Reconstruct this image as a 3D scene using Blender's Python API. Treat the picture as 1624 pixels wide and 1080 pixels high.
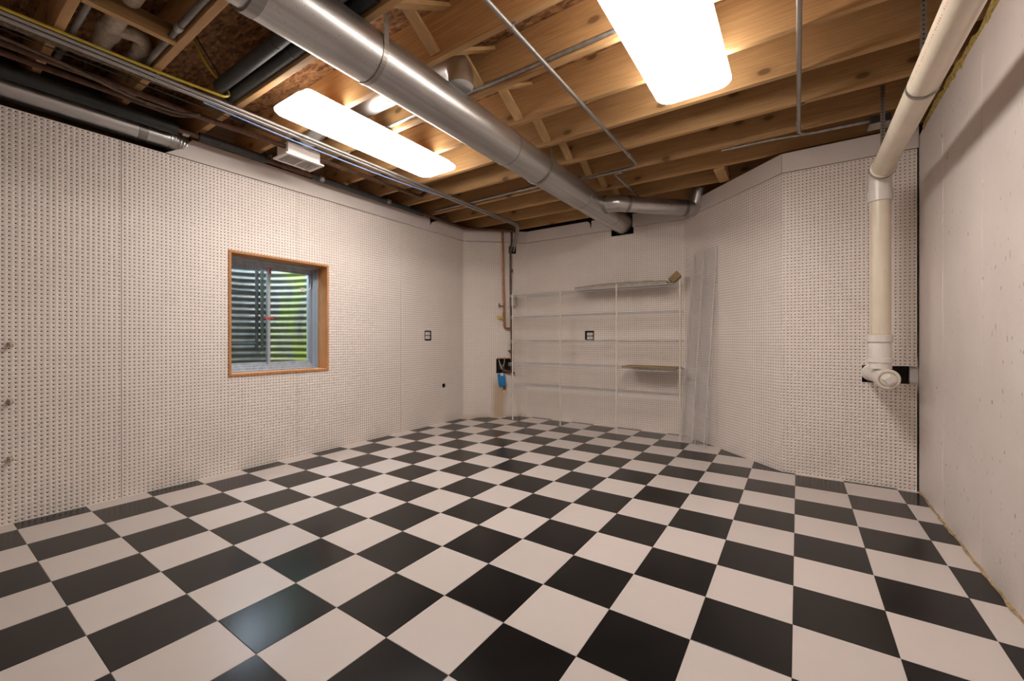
import bpy, bmesh, math, random
import numpy as np
from mathutils import Vector, Matrix

random.seed(7)
for o in list(bpy.data.objects):
    bpy.data.objects.remove(o)
S = bpy.context.scene
COL = S.collection

# ------------------------------------------------------------------ camera
cam_d = bpy.data.cameras.new('camera')
cam_d.sensor_fit = 'HORIZONTAL'
cam_d.sensor_width = 36.0
cam_d.lens = 666.4 / 1624 * 36.0
cam_d.shift_y = (538.6 - 540) / 1624
cam_d.clip_start = 0.02
cam = bpy.data.objects.new('camera', cam_d)
COL.objects.link(cam)
cam.location = (0.016, -1.614, 1.081)
cam.rotation_euler = (math.radians(90), 0, math.radians(34.217))
S.camera = cam

# ------------------------------------------------------------------ daylight, exposure
W = bpy.data.worlds.new('sky')
S.world = W
W.use_nodes = True
bg = W.node_tree.nodes['Background']
bg.inputs[0].default_value = (0.72, 0.84, 1.0, 1)
bg.inputs[1].default_value = 18.0
sd = bpy.data.lights.new('sun', 'SUN')
sd.energy = 4.5
sd.angle = math.radians(1.5)
sd.color = (1.0, 0.95, 0.82)
sun = bpy.data.objects.new('sun', sd)
COL.objects.link(sun)
sun.rotation_euler = Vector((0.05, 0.42, -0.90)).to_track_quat('-Z', 'Y').to_euler()
LAMP = 21.5
LAMP_COL = (1.0, 0.93, 0.86)
vs = S.view_settings
vs.view_transform = 'Standard'
vs.look = 'None'
vs.gamma = 1.0
vs.use_curve_mapping = False
vs.exposure = 0.0

# ------------------------------------------------------------------ material helpers
def nt(name):
    m = bpy.data.materials.new(name)
    m.use_nodes = True
    t = m.node_tree
    return m, t, t.nodes['Principled BSDF'], t.links

def N(t, typ, **kw):
    n = t.nodes.new(typ)
    for k, v in kw.items():
        setattr(n, k, v)
    return n

def coords(t, scale=(1, 1, 1), kind='Object', rand=False):
    tc = N(t, 'ShaderNodeTexCoord')
    mp = N(t, 'ShaderNodeMapping')
    mp.inputs['Scale'].default_value = scale
    t.links.new(tc.outputs[kind], mp.inputs[0])
    if rand:
        oi = N(t, 'ShaderNodeObjectInfo')
        mm = N(t, 'ShaderNodeMath', operation='MULTIPLY')
        mm.inputs[1].default_value = 37.0
        t.links.new(oi.outputs['Random'], mm.inputs[0])
        t.links.new(mm.outputs[0], mp.inputs['Location'])
    return mp

def noise(t, vec, scale, detail=4, rough=.55, dist=0):
    n = N(t, 'ShaderNodeTexNoise')
    n.inputs['Scale'].default_value = scale
    n.inputs['Detail'].default_value = detail
    n.inputs['Roughness'].default_value = rough
    n.inputs['Distortion'].default_value = dist
    t.links.new(vec.outputs[0], n.inputs['Vector'])
    return n

def ramp(t, fac, stops):
    r = N(t, 'ShaderNodeValToRGB')
    e = r.color_ramp.elements
    while len(e) > len(stops):
        e.remove(e[-1])
    while len(e) < len(stops):
        e.new(0.5)
    for i, (p, c) in enumerate(stops):
        e[i].position = p
        e[i].color = (c[0], c[1], c[2], 1) if not isinstance(c, (int, float)) else (c, c, c, 1)
    t.links.new(fac, r.inputs[0])
    return r

def mixc(t, fac, a, b, mode='MIX'):
    m = N(t, 'ShaderNodeMix', data_type='RGBA', blend_type=mode)
    for sock, v in ((m.inputs[0], fac), (m.inputs[6], a), (m.inputs[7], b)):
        if isinstance(v, bpy.types.NodeSocket):
            t.links.new(v, sock)
        elif isinstance(v, (int, float)):
            sock.default_value = v
        else:
            sock.default_value = (v[0], v[1], v[2], 1)
    return m.outputs[2]

def bump(t, b, h, strength, dist=.01):
    n = N(t, 'ShaderNodeBump')
    n.inputs['Strength'].default_value = strength
    n.inputs['Distance'].default_value = dist
    t.links.new(h, n.inputs['Height'])
    t.links.new(n.outputs[0], b.inputs['Normal'])

def plain(name, col, rough=.5, metal=0., var=.12, vscale=14, bstr=0.0, spec=None):
    m, t, b, L = nt(name)
    mp = coords(t)
    n = noise(t, mp, vscale, 5)
    lo = [c * (1 - var) for c in col]
    hi = [min(1, c * (1 + var)) for c in col]
    r = ramp(t, n.outputs[0], [(.3, lo), (.7, hi)])
    L.new(r.outputs[0], b.inputs['Base Color'])
    b.inputs['Roughness'].default_value = rough
    b.inputs['Metallic'].default_value = metal
    if spec is not None:
        b.inputs['Specular IOR Level'].default_value = spec
    if bstr:
        bump(t, b, n.outputs[0], bstr)
    return m

M = {}
PAINT = (0.86, 0.775, 0.72)

def painted_board(name, stain=None):
    m, t, b, L = nt(name)
    mp = coords(t)
    n = noise(t, mp, 2.2, 5, .6)
    r = ramp(t, n.outputs[0], [(.3, [c * .95 for c in PAINT]), (.7, [min(1, c * 1.03) for c in PAINT])])
    out = r.outputs[0]
    n2 = noise(t, mp, 60, 2)
    r2 = ramp(t, n2.outputs[0], [(.70, 0), (.74, 1)])
    out = mixc(t, r2.outputs[0], out, (.38, .30, .24))
    if stain:
        # rusty water stain with soft sides: centre u, half width, top z (object coordinates)
        u0, hw, zt = stain
        tc = N(t, 'ShaderNodeTexCoord')
        sp = N(t, 'ShaderNodeSeparateXYZ')
        L.new(tc.outputs['Object'], sp.inputs[0])
        def mth(op, a, c):
            q = N(t, 'ShaderNodeMath', operation=op)
            for i, v in enumerate((a, c)):
                if isinstance(v, bpy.types.NodeSocket):
                    L.new(v, q.inputs[i])
                else:
                    q.inputs[i].default_value = v
            return q.outputs[0]
        wob = mth('MULTIPLY', mth('SUBTRACT', n.outputs[0], .5), .12)
        du = mth('ABSOLUTE', mth('SUBTRACT', mth('ADD', sp.outputs[0], wob), u0), 0)
        fu = N(t, 'ShaderNodeMapRange')
        L.new(du, fu.inputs[0])
        fu.inputs[1].default_value = hw
        fu.inputs[2].default_value = hw * .35
        fz = N(t, 'ShaderNodeMapRange')
        L.new(sp.outputs[2], fz.inputs[0])
        fz.inputs[1].default_value = zt
        fz.inputs[2].default_value = zt - .2
        fb = N(t, 'ShaderNodeMapRange')
        L.new(mth('ADD', sp.outputs[2], mth('MULTIPLY', wob, .5)), fb.inputs[0])
        fb.inputs[1].default_value = .06
        fb.inputs[2].default_value = .0
        f = mth('MULTIPLY', mth('MAXIMUM', mth('MULTIPLY', fu.outputs[0], fz.outputs[0]), mth('MULTIPLY', fb.outputs[0], .7)), .6)
        out = mixc(t, f, out, (.48, .28, .11))
    L.new(out, b.inputs['Base Color'])
    b.inputs['Roughness'].default_value = .42
    b.inputs['Specular IOR Level'].default_value = .35
    return m

M['peg'] = painted_board('painted hardboard')
M['peg_stain'] = painted_board('painted hardboard with rust stain', (0.50, .13, .62))
M['hole'] = plain('drilled hole shade', (.012, .008, .006), .95, spec=.1)  # cavity shade put into the colour of the blind hole cups
M['fascia'] = plain('painted flat board', (.74, .665, .625), .45, var=.05, vscale=3)
M['rearwall'] = plain('painted drywall', (.82, .745, .69), .6, var=.04, vscale=3)

def wood(name, dark, light, scale=(1.2, 18, 18), rough=.6, knots=True, rand=True):
    m, t, b, L = nt(name)
    mp = coords(t, scale, rand=rand)
    n = noise(t, mp, 2.2, 6, .6, .8)
    w = N(t, 'ShaderNodeTexWave', wave_type='BANDS', bands_direction='Z')
    w.inputs['Scale'].default_value = .9
    w.inputs['Distortion'].default_value = 9
    w.inputs['Detail'].default_value = 3
    w.inputs['Detail Scale'].default_value = .7
    L.new(mp.outputs[0], w.inputs['Vector'])
    mid = [(a + c) / 2 for a, c in zip(dark, light)]
    r = ramp(t, n.outputs[0], [(.28, dark), (.5, mid), (.72, light)])
    r2 = ramp(t, w.outputs['Fac'], [(0, .92), (.6, 1.0)])
    out = mixc(t, 1.0, r.outputs[0], r2.outputs[0], 'MULTIPLY')
    if knots:
        mk = coords(t, (1.7, 1.7, 3.3), rand=rand)
        sx = N(t, 'ShaderNodeSeparateXYZ')
        cx_ = N(t, 'ShaderNodeCombineXYZ')
        L.new(mk.outputs[0], sx.inputs[0])
        L.new(sx.outputs[0], cx_.inputs[0])
        L.new(sx.outputs[2], cx_.inputs[1])
        v = N(t, 'ShaderNodeTexVoronoi', voronoi_dimensions='2D')
        v.inputs['Scale'].default_value = 1.0
        L.new(cx_.outputs[0], v.inputs['Vector'])
        rk = ramp(t, v.outputs['Distance'], [(.045, 1), (.075, 0)])
        out = mixc(t, rk.outputs[0], out, [c * .28 for c in dark])
        rh = ramp(t, v.outputs['Distance'], [(.07, .4), (.17, 0)])
        out = mixc(t, rh.outputs[0], out, [c * .7 for c in dark])
    oi = N(t, 'ShaderNodeObjectInfo')
    rr = ramp(t, oi.outputs['Random'], [(0, .84), (1, 1.08)])
    out = mixc(t, 1.0, out, rr.outputs[0], 'MULTIPLY')
    L.new(out, b.inputs['Base Color'])
    b.inputs['Roughness'].default_value = rough
    b.inputs['Specular IOR Level'].default_value = .3
    bump(t, b, n.outputs[0], .12)
    return m

M['joist'] = wood('fir joist', (.43, .24, .098), (.60, .37, .172))
M['brace'] = wood('pine strip', (.48, .29, .125), (.64, .42, .21), scale=(18, 3, 3), knots=False)
M['block'] = wood('pine block', (.48, .29, .12), (.64, .40, .18), scale=(14, 1.5, 14))
M['jamb'] = wood('varnished jamb', (.44, .19, .07), (.60, .29, .11), scale=(22, 22, 2), knots=False)
M['plank'] = wood('shelf plank', (.30, .20, .10), (.42, .30, .16), scale=(2, 20, 20), knots=False)
M['darkwood'] = wood('dark sill plate', (.10, .055, .028), (.19, .11, .055), scale=(10, 1.2, 10), knots=False)

m, t, b, L = nt('oriented strand board')
mp = coords(t, (9, 24, 9))
v = N(t, 'ShaderNodeTexVoronoi')
v.inputs['Scale'].default_value = 2.4
v.inputs['Randomness'].default_value = 1
L.new(mp.outputs[0], v.inputs['Vector'])
n = noise(t, mp, 1.5, 6, .7, 1.5)
r = ramp(t, v.outputs['Color'], [(.15, (.16, .065, .025)), (.5, (.33, .155, .06)), (.9, (.50, .27, .115))])
r2 = ramp(t, n.outputs[0], [(.35, .5), (.65, 1.1)])
L.new(mixc(t, 1, r.outputs[0], r2.outputs[0], 'MULTIPLY'), b.inputs['Base Color'])
b.inputs['Roughness'].default_value = .7
bump(t, b, v.outputs['Distance'], .35)
M['osb'] = m

def galv(name, col=(.50, .49, .48), rough=.30, speck=True, axis='y', metal=.92):
    m, t, b, L = nt(name)
    sc = {'y': (26, .5, 26), 'x': (.5, 26, 26), 'z': (26, 26, .5), 'n': (2, 2, 2)}[axis]
    mp = coords(t, sc)
    n = noise(t, mp, 1.0, 3, .5)
    r = ramp(t, n.outputs[0], [(.3, [c * .74 for c in col]), (.7, [min(1, c * 1.10) for c in col])])
    out = r.outputs[0]
    m2 = coords(t)
    n2 = noise(t, m2, 5, 4, .6)
    rr = ramp(t, n2.outputs[0], [(.3, rough * .9), (.7, rough * 1.15)])
    if speck:
        n3 = noise(t, m2, 150, 2, .5)
        r3 = ramp(t, n3.outputs[0], [(.66, 0), (.72, 1)])
        out = mixc(t, r3.outputs[0], out, [c * .35 for c in col])
    L.new(out, b.inputs['Base Color'])
    L.new(rr.outputs[0], b.inputs['Roughness'])
    b.inputs['Metallic'].default_value = metal
    return m

M['galv'] = galv('galvanized duct', (.56, .55, .54), .36)
M['galvx'] = galv('galvanized branch duct', (.58, .57, .56), .30, False, 'n')
M['galvband'] = galv('galvanized band', (.34, .33, .32), .4, False)
M['emt'] = galv('galvanized conduit', (.42, .40, .38), .48, False)
M['emtdark'] = galv('dull grey conduit', (.24, .23, .22), .5, False)
M['strap'] = galv('perforated strap', (.40, .38, .35), .42, False)
M['well'] = None
M['steel'] = galv('window steel', (.46, .50, .55), .45, False, 'z', .45)
M['pvc'] = plain('aged pvc', (.76, .67, .54), .28, var=.05, vscale=8)
M['pvcwhite'] = plain('white pvc fitting', (.78, .73, .68), .3, var=.03)
M['glue'] = plain('purple pvc cement line', (.62, .50, .30), .5)
M['redprint'] = plain('red pipe print', (.60, .16, .10), .6)
M['pvcdusty'] = plain('dusty pvc drain', (.50, .42, .33), .55, var=.25, vscale=40)
M['black'] = plain('black foam sleeve', (.030, .031, .032), .62, var=.3, vscale=30)
M['blackpipe'] = plain('black pipe', (.022, .024, .023), .5, var=.3)
M['rust'] = plain('rusty iron pipe', (.11, .055, .032), .62, .25, var=.45, vscale=30, bstr=.1)
M['iron'] = plain('dark iron pipe', (.12, .08, .056), .5, .4, var=.35, vscale=40)
M['copper'] = plain('dull copper', (.42, .185, .085), .36, .8, var=.25, vscale=20)
M['brass'] = plain('tarnished brass', (.30, .19, .08), .4, .7)
M['dusty'] = plain('dusty pipe wrap', (.17, .125, .09), .95, var=.5, vscale=60, bstr=.4)
M['yellow'] = plain('yellow cable jacket', (.62, .47, .05), .42, var=.06)
M['bluewire'] = plain('blue cable jacket', (.20, .36, .70), .4)
M['blacktape'] = plain('black cable', (.012, .012, .012), .5)
M['blue'] = plain('blue plastic', (.01, .21, .53), .4, var=.1)
M['yellowtag'] = plain('yellow tag', (.62, .47, .05), .5)
M['whitepaint'] = plain('white enamel', (.74, .70, .67), .35, var=.03)
M['wire'] = plain('white vinyl wire', (.64, .615, .605), .35, var=.03)
M['pole'] = plain('cream pole', (.78, .71, .62), .35, var=.03)
M['grille'] = plain('grille grey', (.42, .39, .36), .5)
M['boxgrey'] = plain('grey electrical box', (.40, .38, .36), .45, .3)
M['boxdark'] = plain('dark junction box', (.06, .055, .055), .45, .6)
M['dark'] = plain('dark void', (.02, .016, .013), .9)
M['concrete_raw'] = plain('grey foundation', (.10, .09, .08), .9, var=.2)
M['card'] = plain('brown cardboard', (.36, .24, .12), .75, var=.15, vscale=20)
M['insul'] = plain('yellow fibreglass', (.42, .30, .085), .95, var=.45, vscale=45, bstr=.6)
M['clip'] = plain('cream plastic clip', (.50, .43, .33), .5)
M['red'] = plain('red latch', (.62, .03, .04), .4)
M['dirt'] = plain('brown dirt line', (.36, .25, .14), .9, var=.4, vscale=30)
M['soil'] = plain('gravel', (.16, .13, .09), .9, var=.4, vscale=40, bstr=.4)
M['ruststeel'] = plain('weathered ladder steel', (.10, .11, .11), .55, .5, var=.3)

# plastic film
m, t, b, L = nt('cloudy plastic wrap')
b.inputs['Base Color'].default_value = (.46, .39, .33, 1)
b.inputs['Roughness'].default_value = .22
mp = coords(t, (1, 9, 9))
n = noise(t, mp, 14, 4, .6, 1)
r = ramp(t, n.outputs[0], [(.35, (.33, .27, .22)), (.65, (.56, .50, .45))])
L.new(r.outputs[0], b.inputs['Base Color'])
bump(t, b, n.outputs[0], .6)
M['film'] = m

# glass pane (thin): mirror at grazing angles, clear otherwise
m, t, b, L = nt('window glass')
t.nodes.remove(b)
tr = N(t, 'ShaderNodeBsdfTransparent')
tr.inputs[0].default_value = (.93, .96, .95, 1)
gl = N(t, 'ShaderNodeBsdfGlossy')
gl.inputs['Roughness'].default_value = .01
fr = N(t, 'ShaderNodeFresnel')
fr.inputs[0].default_value = 1.45
mx = N(t, 'ShaderNodeMixShader')
ge = N(t, 'ShaderNodeNewGeometry')
sb = N(t, 'ShaderNodeMath', operation='SUBTRACT')
sb.inputs[0].default_value = 1.0
L.new(ge.outputs['Backfacing'], sb.inputs[1])
ml = N(t, 'ShaderNodeMath', operation='MULTIPLY')
L.new(fr.outputs[0], ml.inputs[0])
L.new(sb.outputs[0], ml.inputs[1])
L.new(ml.outputs[0], mx.inputs[0])
L.new(tr.outputs[0], mx.inputs[1])
L.new(gl.outputs[0], mx.inputs[2])
L.new(mx.outputs[0], t.nodes['Material Output'].inputs[0])
M['glass'] = m

# lamp lens
m, t, b, L = nt('glowing acrylic lens')
b.inputs['Base Color'].default_value = (.85, .84, .82, 1)
b.inputs['Roughness'].default_value = .4
b.inputs['Emission Color'].default_value = (*LAMP_COL, 1)
b.inputs['Emission Strength'].default_value = LAMP
M['lens'] = m

# corrugated well: galvanized, green of foliage-tinted light painted in as patches
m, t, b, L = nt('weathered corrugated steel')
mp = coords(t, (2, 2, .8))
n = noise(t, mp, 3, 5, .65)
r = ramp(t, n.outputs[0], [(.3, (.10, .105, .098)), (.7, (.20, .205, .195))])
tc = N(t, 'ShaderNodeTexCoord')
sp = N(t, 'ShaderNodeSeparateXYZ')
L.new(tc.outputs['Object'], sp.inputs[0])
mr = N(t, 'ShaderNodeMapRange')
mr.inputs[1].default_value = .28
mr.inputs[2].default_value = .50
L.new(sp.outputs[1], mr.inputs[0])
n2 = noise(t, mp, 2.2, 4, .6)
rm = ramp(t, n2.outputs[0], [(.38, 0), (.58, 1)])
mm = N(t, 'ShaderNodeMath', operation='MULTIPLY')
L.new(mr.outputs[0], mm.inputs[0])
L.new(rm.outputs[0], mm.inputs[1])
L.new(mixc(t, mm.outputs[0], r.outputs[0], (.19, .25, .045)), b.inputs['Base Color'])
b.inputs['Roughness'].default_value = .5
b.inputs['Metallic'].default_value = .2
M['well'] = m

# vinyl tiles
def tile_mat(name, col, rough, var, scratch, spec=.3):
    m, t, b, L = nt(name)
    mp = coords(t, rand=True)
    n = noise(t, mp, 9, 5, .6)
    r = ramp(t, n.outputs[0], [(.3, [c * (1 - var) for c in col]), (.7, [c * (1 + var) for c in col])])
    oi = N(t, 'ShaderNodeObjectInfo')
    rv = ramp(t, oi.outputs['Random'], [(0, .95), (1, 1.03)])
    L.new(mixc(t, 1, r.outputs[0], rv.outputs[0], 'MULTIPLY'), b.inputs['Base Color'])
    b.inputs['Roughness'].default_value = rough
    b.inputs['Specular IOR Level'].default_value = spec
    if scratch:
        n3 = noise(t, mp, 45, 3, .6, 2.5)
        bump(t, b, n3.outputs[0], scratch, .0008)
    return m
M['tile_b'] = tile_mat('black vinyl tile', (.0085, .0080, .0080), .20, .25, .16, .27)
M['tile_w'] = tile_mat('white vinyl tile', (.59, .525, .495), .30, .015, 0, .4)

# painted poured concrete
m, t, b, L = nt('painted concrete')
mp = coords(t)
n = noise(t, mp, 1.6, 5, .6)
r = ramp(t, n.outputs[0], [(.3, (.65, .575, .54)), (.7, (.75, .675, .635))])
mpz = coords(t, (1, 1, .45))
n2 = noise(t, mpz, 42, 3, .55)
rp = ramp(t, n2.outputs[0], [(.675, 0), (.71, 1)])
nz = noise(t, mp, 1.3, 2)
rz = ramp(t, nz.outputs[0], [(.42, 0), (.58, 1)])
mm = N(t, 'ShaderNodeMath', operation='MULTIPLY')
L.new(rp.outputs[0], mm.inputs[0])
L.new(rz.outputs[0], mm.inputs[1])
L.new(mixc(t, mm.outputs[0], r.outputs[0], (.20, .15, .12)), b.inputs['Base Color'])
b.inputs['Roughness'].default_value = .5
n3 = noise(t, mp, 55, 5, .7)
bump(t, b, n3.outputs[0], .35, .006)
M['concrete'] = m

# ------------------------------------------------------------------ object helpers
ORG = {}

def finish(name, verts, faces, mat, parent=None, loc=None, smooth=False, mats=None, midx=None):
    o3 = ORG[parent.name] if parent else Vector(loc if loc else (0, 0, 0))
    me = bpy.data.meshes.new(name)
    me.from_pydata([(v[0] - o3[0], v[1] - o3[1], v[2] - o3[2]) for v in verts], [], faces)
    for mt in (mats or [mat]):
        me.materials.append(mt if not isinstance(mt, str) else M[mt])
    if midx:
        me.polygons.foreach_set('material_index', midx)
    bm = bmesh.new()
    bm.from_mesh(me)
    bmesh.ops.recalc_face_normals(bm, faces=bm.faces)
    bm.to_mesh(me)
    bm.free()
    if smooth:
        me.polygons.foreach_set('use_smooth', [True] * len(me.polygons))
        try:
            me.set_sharp_from_angle(angle=math.radians(40))
        except Exception:
            pass
    ob = bpy.data.objects.new(name, me)
    COL.objects.link(ob)
    if parent:
        ob.parent = parent
    else:
        ob.location = o3
    ORG[ob.name] = o3
    return ob

def empty(name, loc, label=None, cat=None, group=None, kind=None):
    o = bpy.data.objects.new(name, None)
    COL.objects.link(o)
    o.empty_display_size = .05
    o.location = loc
    ORG[o.name] = Vector(loc)
    return tag(o, label, cat, group, kind)

def tag(o, label=None, cat=None, group=None, kind=None):
    if label: o['label'] = label
    if cat: o['category'] = cat
    if group: o['group'] = group
    if kind: o['kind'] = kind
    return o

class MB:
    """collects simple shapes into one mesh"""
    def __init__(s):
        s.v, s.f = [], []
    def add(s, v, f):
        k = len(s.v)
        s.v += [tuple(x) for x in v]
        s.f += [tuple(i + k for i in q) for q in f]
        return s
    def box(s, lo, hi, mtx=None):
        x0, y0, z0 = lo
        x1, y1, z1 = hi
        v = [(x0, y0, z0), (x1, y0, z0), (x1, y1, z0), (x0, y1, z0), (x0, y0, z1), (x1, y0, z1), (x1, y1, z1), (x0, y1, z1)]
        if mtx:
            v = [tuple(mtx @ Vector(p)) for p in v]
        return s.add(v, [(0, 3, 2, 1), (4, 5, 6, 7), (0, 1, 5, 4), (1, 2, 6, 5), (2, 3, 7, 6), (3, 0, 4, 7)])
    def bbox(s, lo, hi, bv=.003, mtx=None):
        """bevelled box"""
        bm = bmesh.new()
        bmesh.ops.create_cube(bm, size=1)
        lo, hi = Vector(lo), Vector(hi)
        for q in bm.verts:
            q.co = Vector(((lo[i] + hi[i]) / 2 + q.co[i] * (hi[i] - lo[i]) for i in range(3)))
        bmesh.ops.bevel(bm, geom=bm.edges[:], offset=bv, segments=2, profile=.5, affect='EDGES')
        bm.verts.index_update()
        v = [tuple(mtx @ q.co) if mtx else tuple(q.co) for q in bm.verts]
        f = [tuple(q.index for q in p.verts) for p in bm.faces]
        bm.free()
        return s.add(v, f)
    def tube(s, pts, r, seg=12, caps=True):
        pts = [Vector(p) for p in pts]
        n = len(pts)
        rs = r if isinstance(r, (list, tuple)) else [r] * n
        T = []
        for i in range(n):
            a = pts[max(i - 1, 0)]
            c = pts[min(i + 1, n - 1)]
            T.append((c - a).normalized())
        up = Vector((0, 0, 1)) if abs(T[0].z) < .9 else Vector((1, 0, 0))
        u = T[0].cross(up).normalized()
        v, f = [], []
        for i in range(n):
            u = (u - T[i] * u.dot(T[i])).normalized()
            w = T[i].cross(u)
            for k in range(seg):
                a = 2 * math.pi * k / seg
                v.append(pts[i] + (u * math.cos(a) + w * math.sin(a)) * rs[i])
        for i in range(n - 1):
            for k in range(seg):
                k2 = (k + 1) % seg
                f.append((i * seg + k, i * seg + k2, (i + 1) * seg + k2, (i + 1) * seg + k))
        if caps:
            f.append(tuple(range(seg))[::-1])
            f.append(tuple((n - 1) * seg + k for k in range(seg)))
        return s.add(v, f)
    def prism(s, poly, axis, a, c):
        """polygon in the two other axes, extruded along axis from a to c"""
        n = len(poly)
        def P(p, h):
            q = list(p)
            q.insert(axis, h)
            return tuple(q)
        v = [P(p, a) for p in poly] + [P(p, c) for p in poly]
        f = [tuple(range(n)), tuple(range(2 * n - 1, n - 1, -1))]
        for i in range(n):
            j = (i + 1) % n
            f.append((i, j, j + n, i + n))
        return s.add(v, f)
    def lathe(s, prof, origin, axis, seg=24):
        """profile of (distance along axis, radius)"""
        ax = Vector(axis).normalized()
        up = Vector((0, 0, 1)) if abs(ax.z) < .9 else Vector((1, 0, 0))
        u = ax.cross(up).normalized()
        w = ax.cross(u)
        o = Vector(origin)
        v, f = [], []
        for h, r in prof:
            for k in range(seg):
                a = 2 * math.pi * k / seg
                v.append(o + ax * h + (u * math.cos(a) + w * math.sin(a)) * max(r, 1e-4))
        n = len(prof)
        for i in range(n - 1):
            for k in range(seg):
                k2 = (k + 1) % seg
                f.append((i * seg + k, i * seg + k2, (i + 1) * seg + k2, (i + 1) * seg + k))
        f.append(tuple(range(seg))[::-1])
        f.append(tuple((n - 1) * seg + k for k in range(seg)))
        return s.add(v, f)
    def build(s, name, mat, parent=None, loc=None, smooth=False):
        return finish(name, s.v, s.f, mat, parent, loc, smooth)

def bend(pts, rad, n=6):
    """polyline with its corners rounded"""
    pts = [Vector(p) for p in pts]
    out = [pts[0]]
    for i in range(1, len(pts) - 1):
        p, a, c = pts[i], pts[i - 1], pts[i + 1]
        d1, d2 = (a - p), (c - p)
        r = min(rad, d1.length * .49, d2.length * .49)
        A, B = p + d1.normalized() * r, p + d2.normalized() * r
        for k in range(n + 1):
            q = k / n
            out.append(A * (1 - q) ** 2 + p * 2 * q * (1 - q) + B * q * q)
    out.append(pts[-1])
    return out

def mesh1(name, mb, mat, label, cat, loc, group=None, smooth=False):
    return tag(mb.build(name, mat, None, loc, smooth), label, cat, group)

# ------------------------------------------------------------------ room measures
T = .3048
XL, XR, YB, YE, YR = -3.80, .73, 3.41, 2.478, -3.0
CL = ((-3.80, 2.80), (-3.15, 3.41))           # left corner panel
CR = ((-1.04, 3.41), (-.09, 2.478))           # right angled wall
PEG, FAS, JB, JT = 2.44, 2.60, 2.64, 2.92
ROOM = [(XL, YR), (XR, YR), (XR, YE), (-.09, YE), (-1.04, YB), (-3.15, YB), (XL, 2.80)]

# ------------------------------------------------------------------ floor
fl = MB()
fl.box((-4.15, YR - .2, -.14), (.98, 3.86, -.004))
floor = fl.build('floor', 'concrete_raw')
tag(floor, 'black and white checkered vinyl tile floor', 'floor', kind='structure')

def clip(poly, x0, x1, y0, y1):
    def cut(p, f, at):
        out = []
        for i in range(len(p)):
            a, c = p[i], p[(i + 1) % len(p)]
            fa, fc = f(a), f(c)
            if fa >= 0: out.append(a)
            if (fa >= 0) != (fc >= 0):
                q = fa / (fa - fc)
                out.append((a[0] + (c[0] - a[0]) * q, a[1] + (c[1] - a[1]) * q))
        return out
    for f in (lambda p: p[0] - x0, lambda p: x1 - p[0], lambda p: p[1] - y0, lambda p: y1 - p[1]):
        poly = cut(poly, f, 0)
        if len(poly) < 3: return []
    return poly

full_tile = {}
g = .0005
for v in range(-13, 4):
    for u in range(-10, 13):
        x0, y0 = v * T, u * T
        pl = clip(ROOM, x0 + g, x0 + T - g, y0 + g, y0 + T - g)
        if len(pl) < 3: continue
        area = abs(sum(pl[i][0] * pl[(i + 1) % len(pl)][1] - pl[(i + 1) % len(pl)][0] * pl[i][1] for i in range(len(pl)))) / 2
        if area < 2e-4: continue
        blk = (u + v) % 2 != 0
        whole = area > (T - 2 * g) ** 2 * .999
        c = (x0 + T / 2, y0 + T / 2, 0)
        if whole and blk in full_tile:
            o = full_tile[blk].copy()
            COL.objects.link(o)
            o.location = c
            o.parent = floor
        else:
            mb = MB()
            cx, cy = c[0], c[1]
            k = .0012
            n = len(pl)
            pin = [(p[0] + (cx - p[0]) * k * 8, p[1] + (cy - p[1]) * k * 8) for p in pl] if whole else pl
            vv = [(p[0], p[1], -.003) for p in pl] + [(p[0], p[1], -.0006) for p in pl] + [(p[0], p[1], 0) for p in pin]
            ff = [tuple(range(2 * n, 3 * n))]
            for i in range(n):
                j = (i + 1) % n
                ff += [(i, j, j + n, i + n), (i + n, j + n, j + 2 * n, i + 2 * n)]
            mb.add([(q[0] - c[0], q[1] - c[1], q[2]) for q in vv], ff)
            o = mb.build('floor_tile', 'tile_b' if blk else 'tile_w')
            o.parent = floor
            o.location = c
            if whole: full_tile[blk] = o

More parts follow.
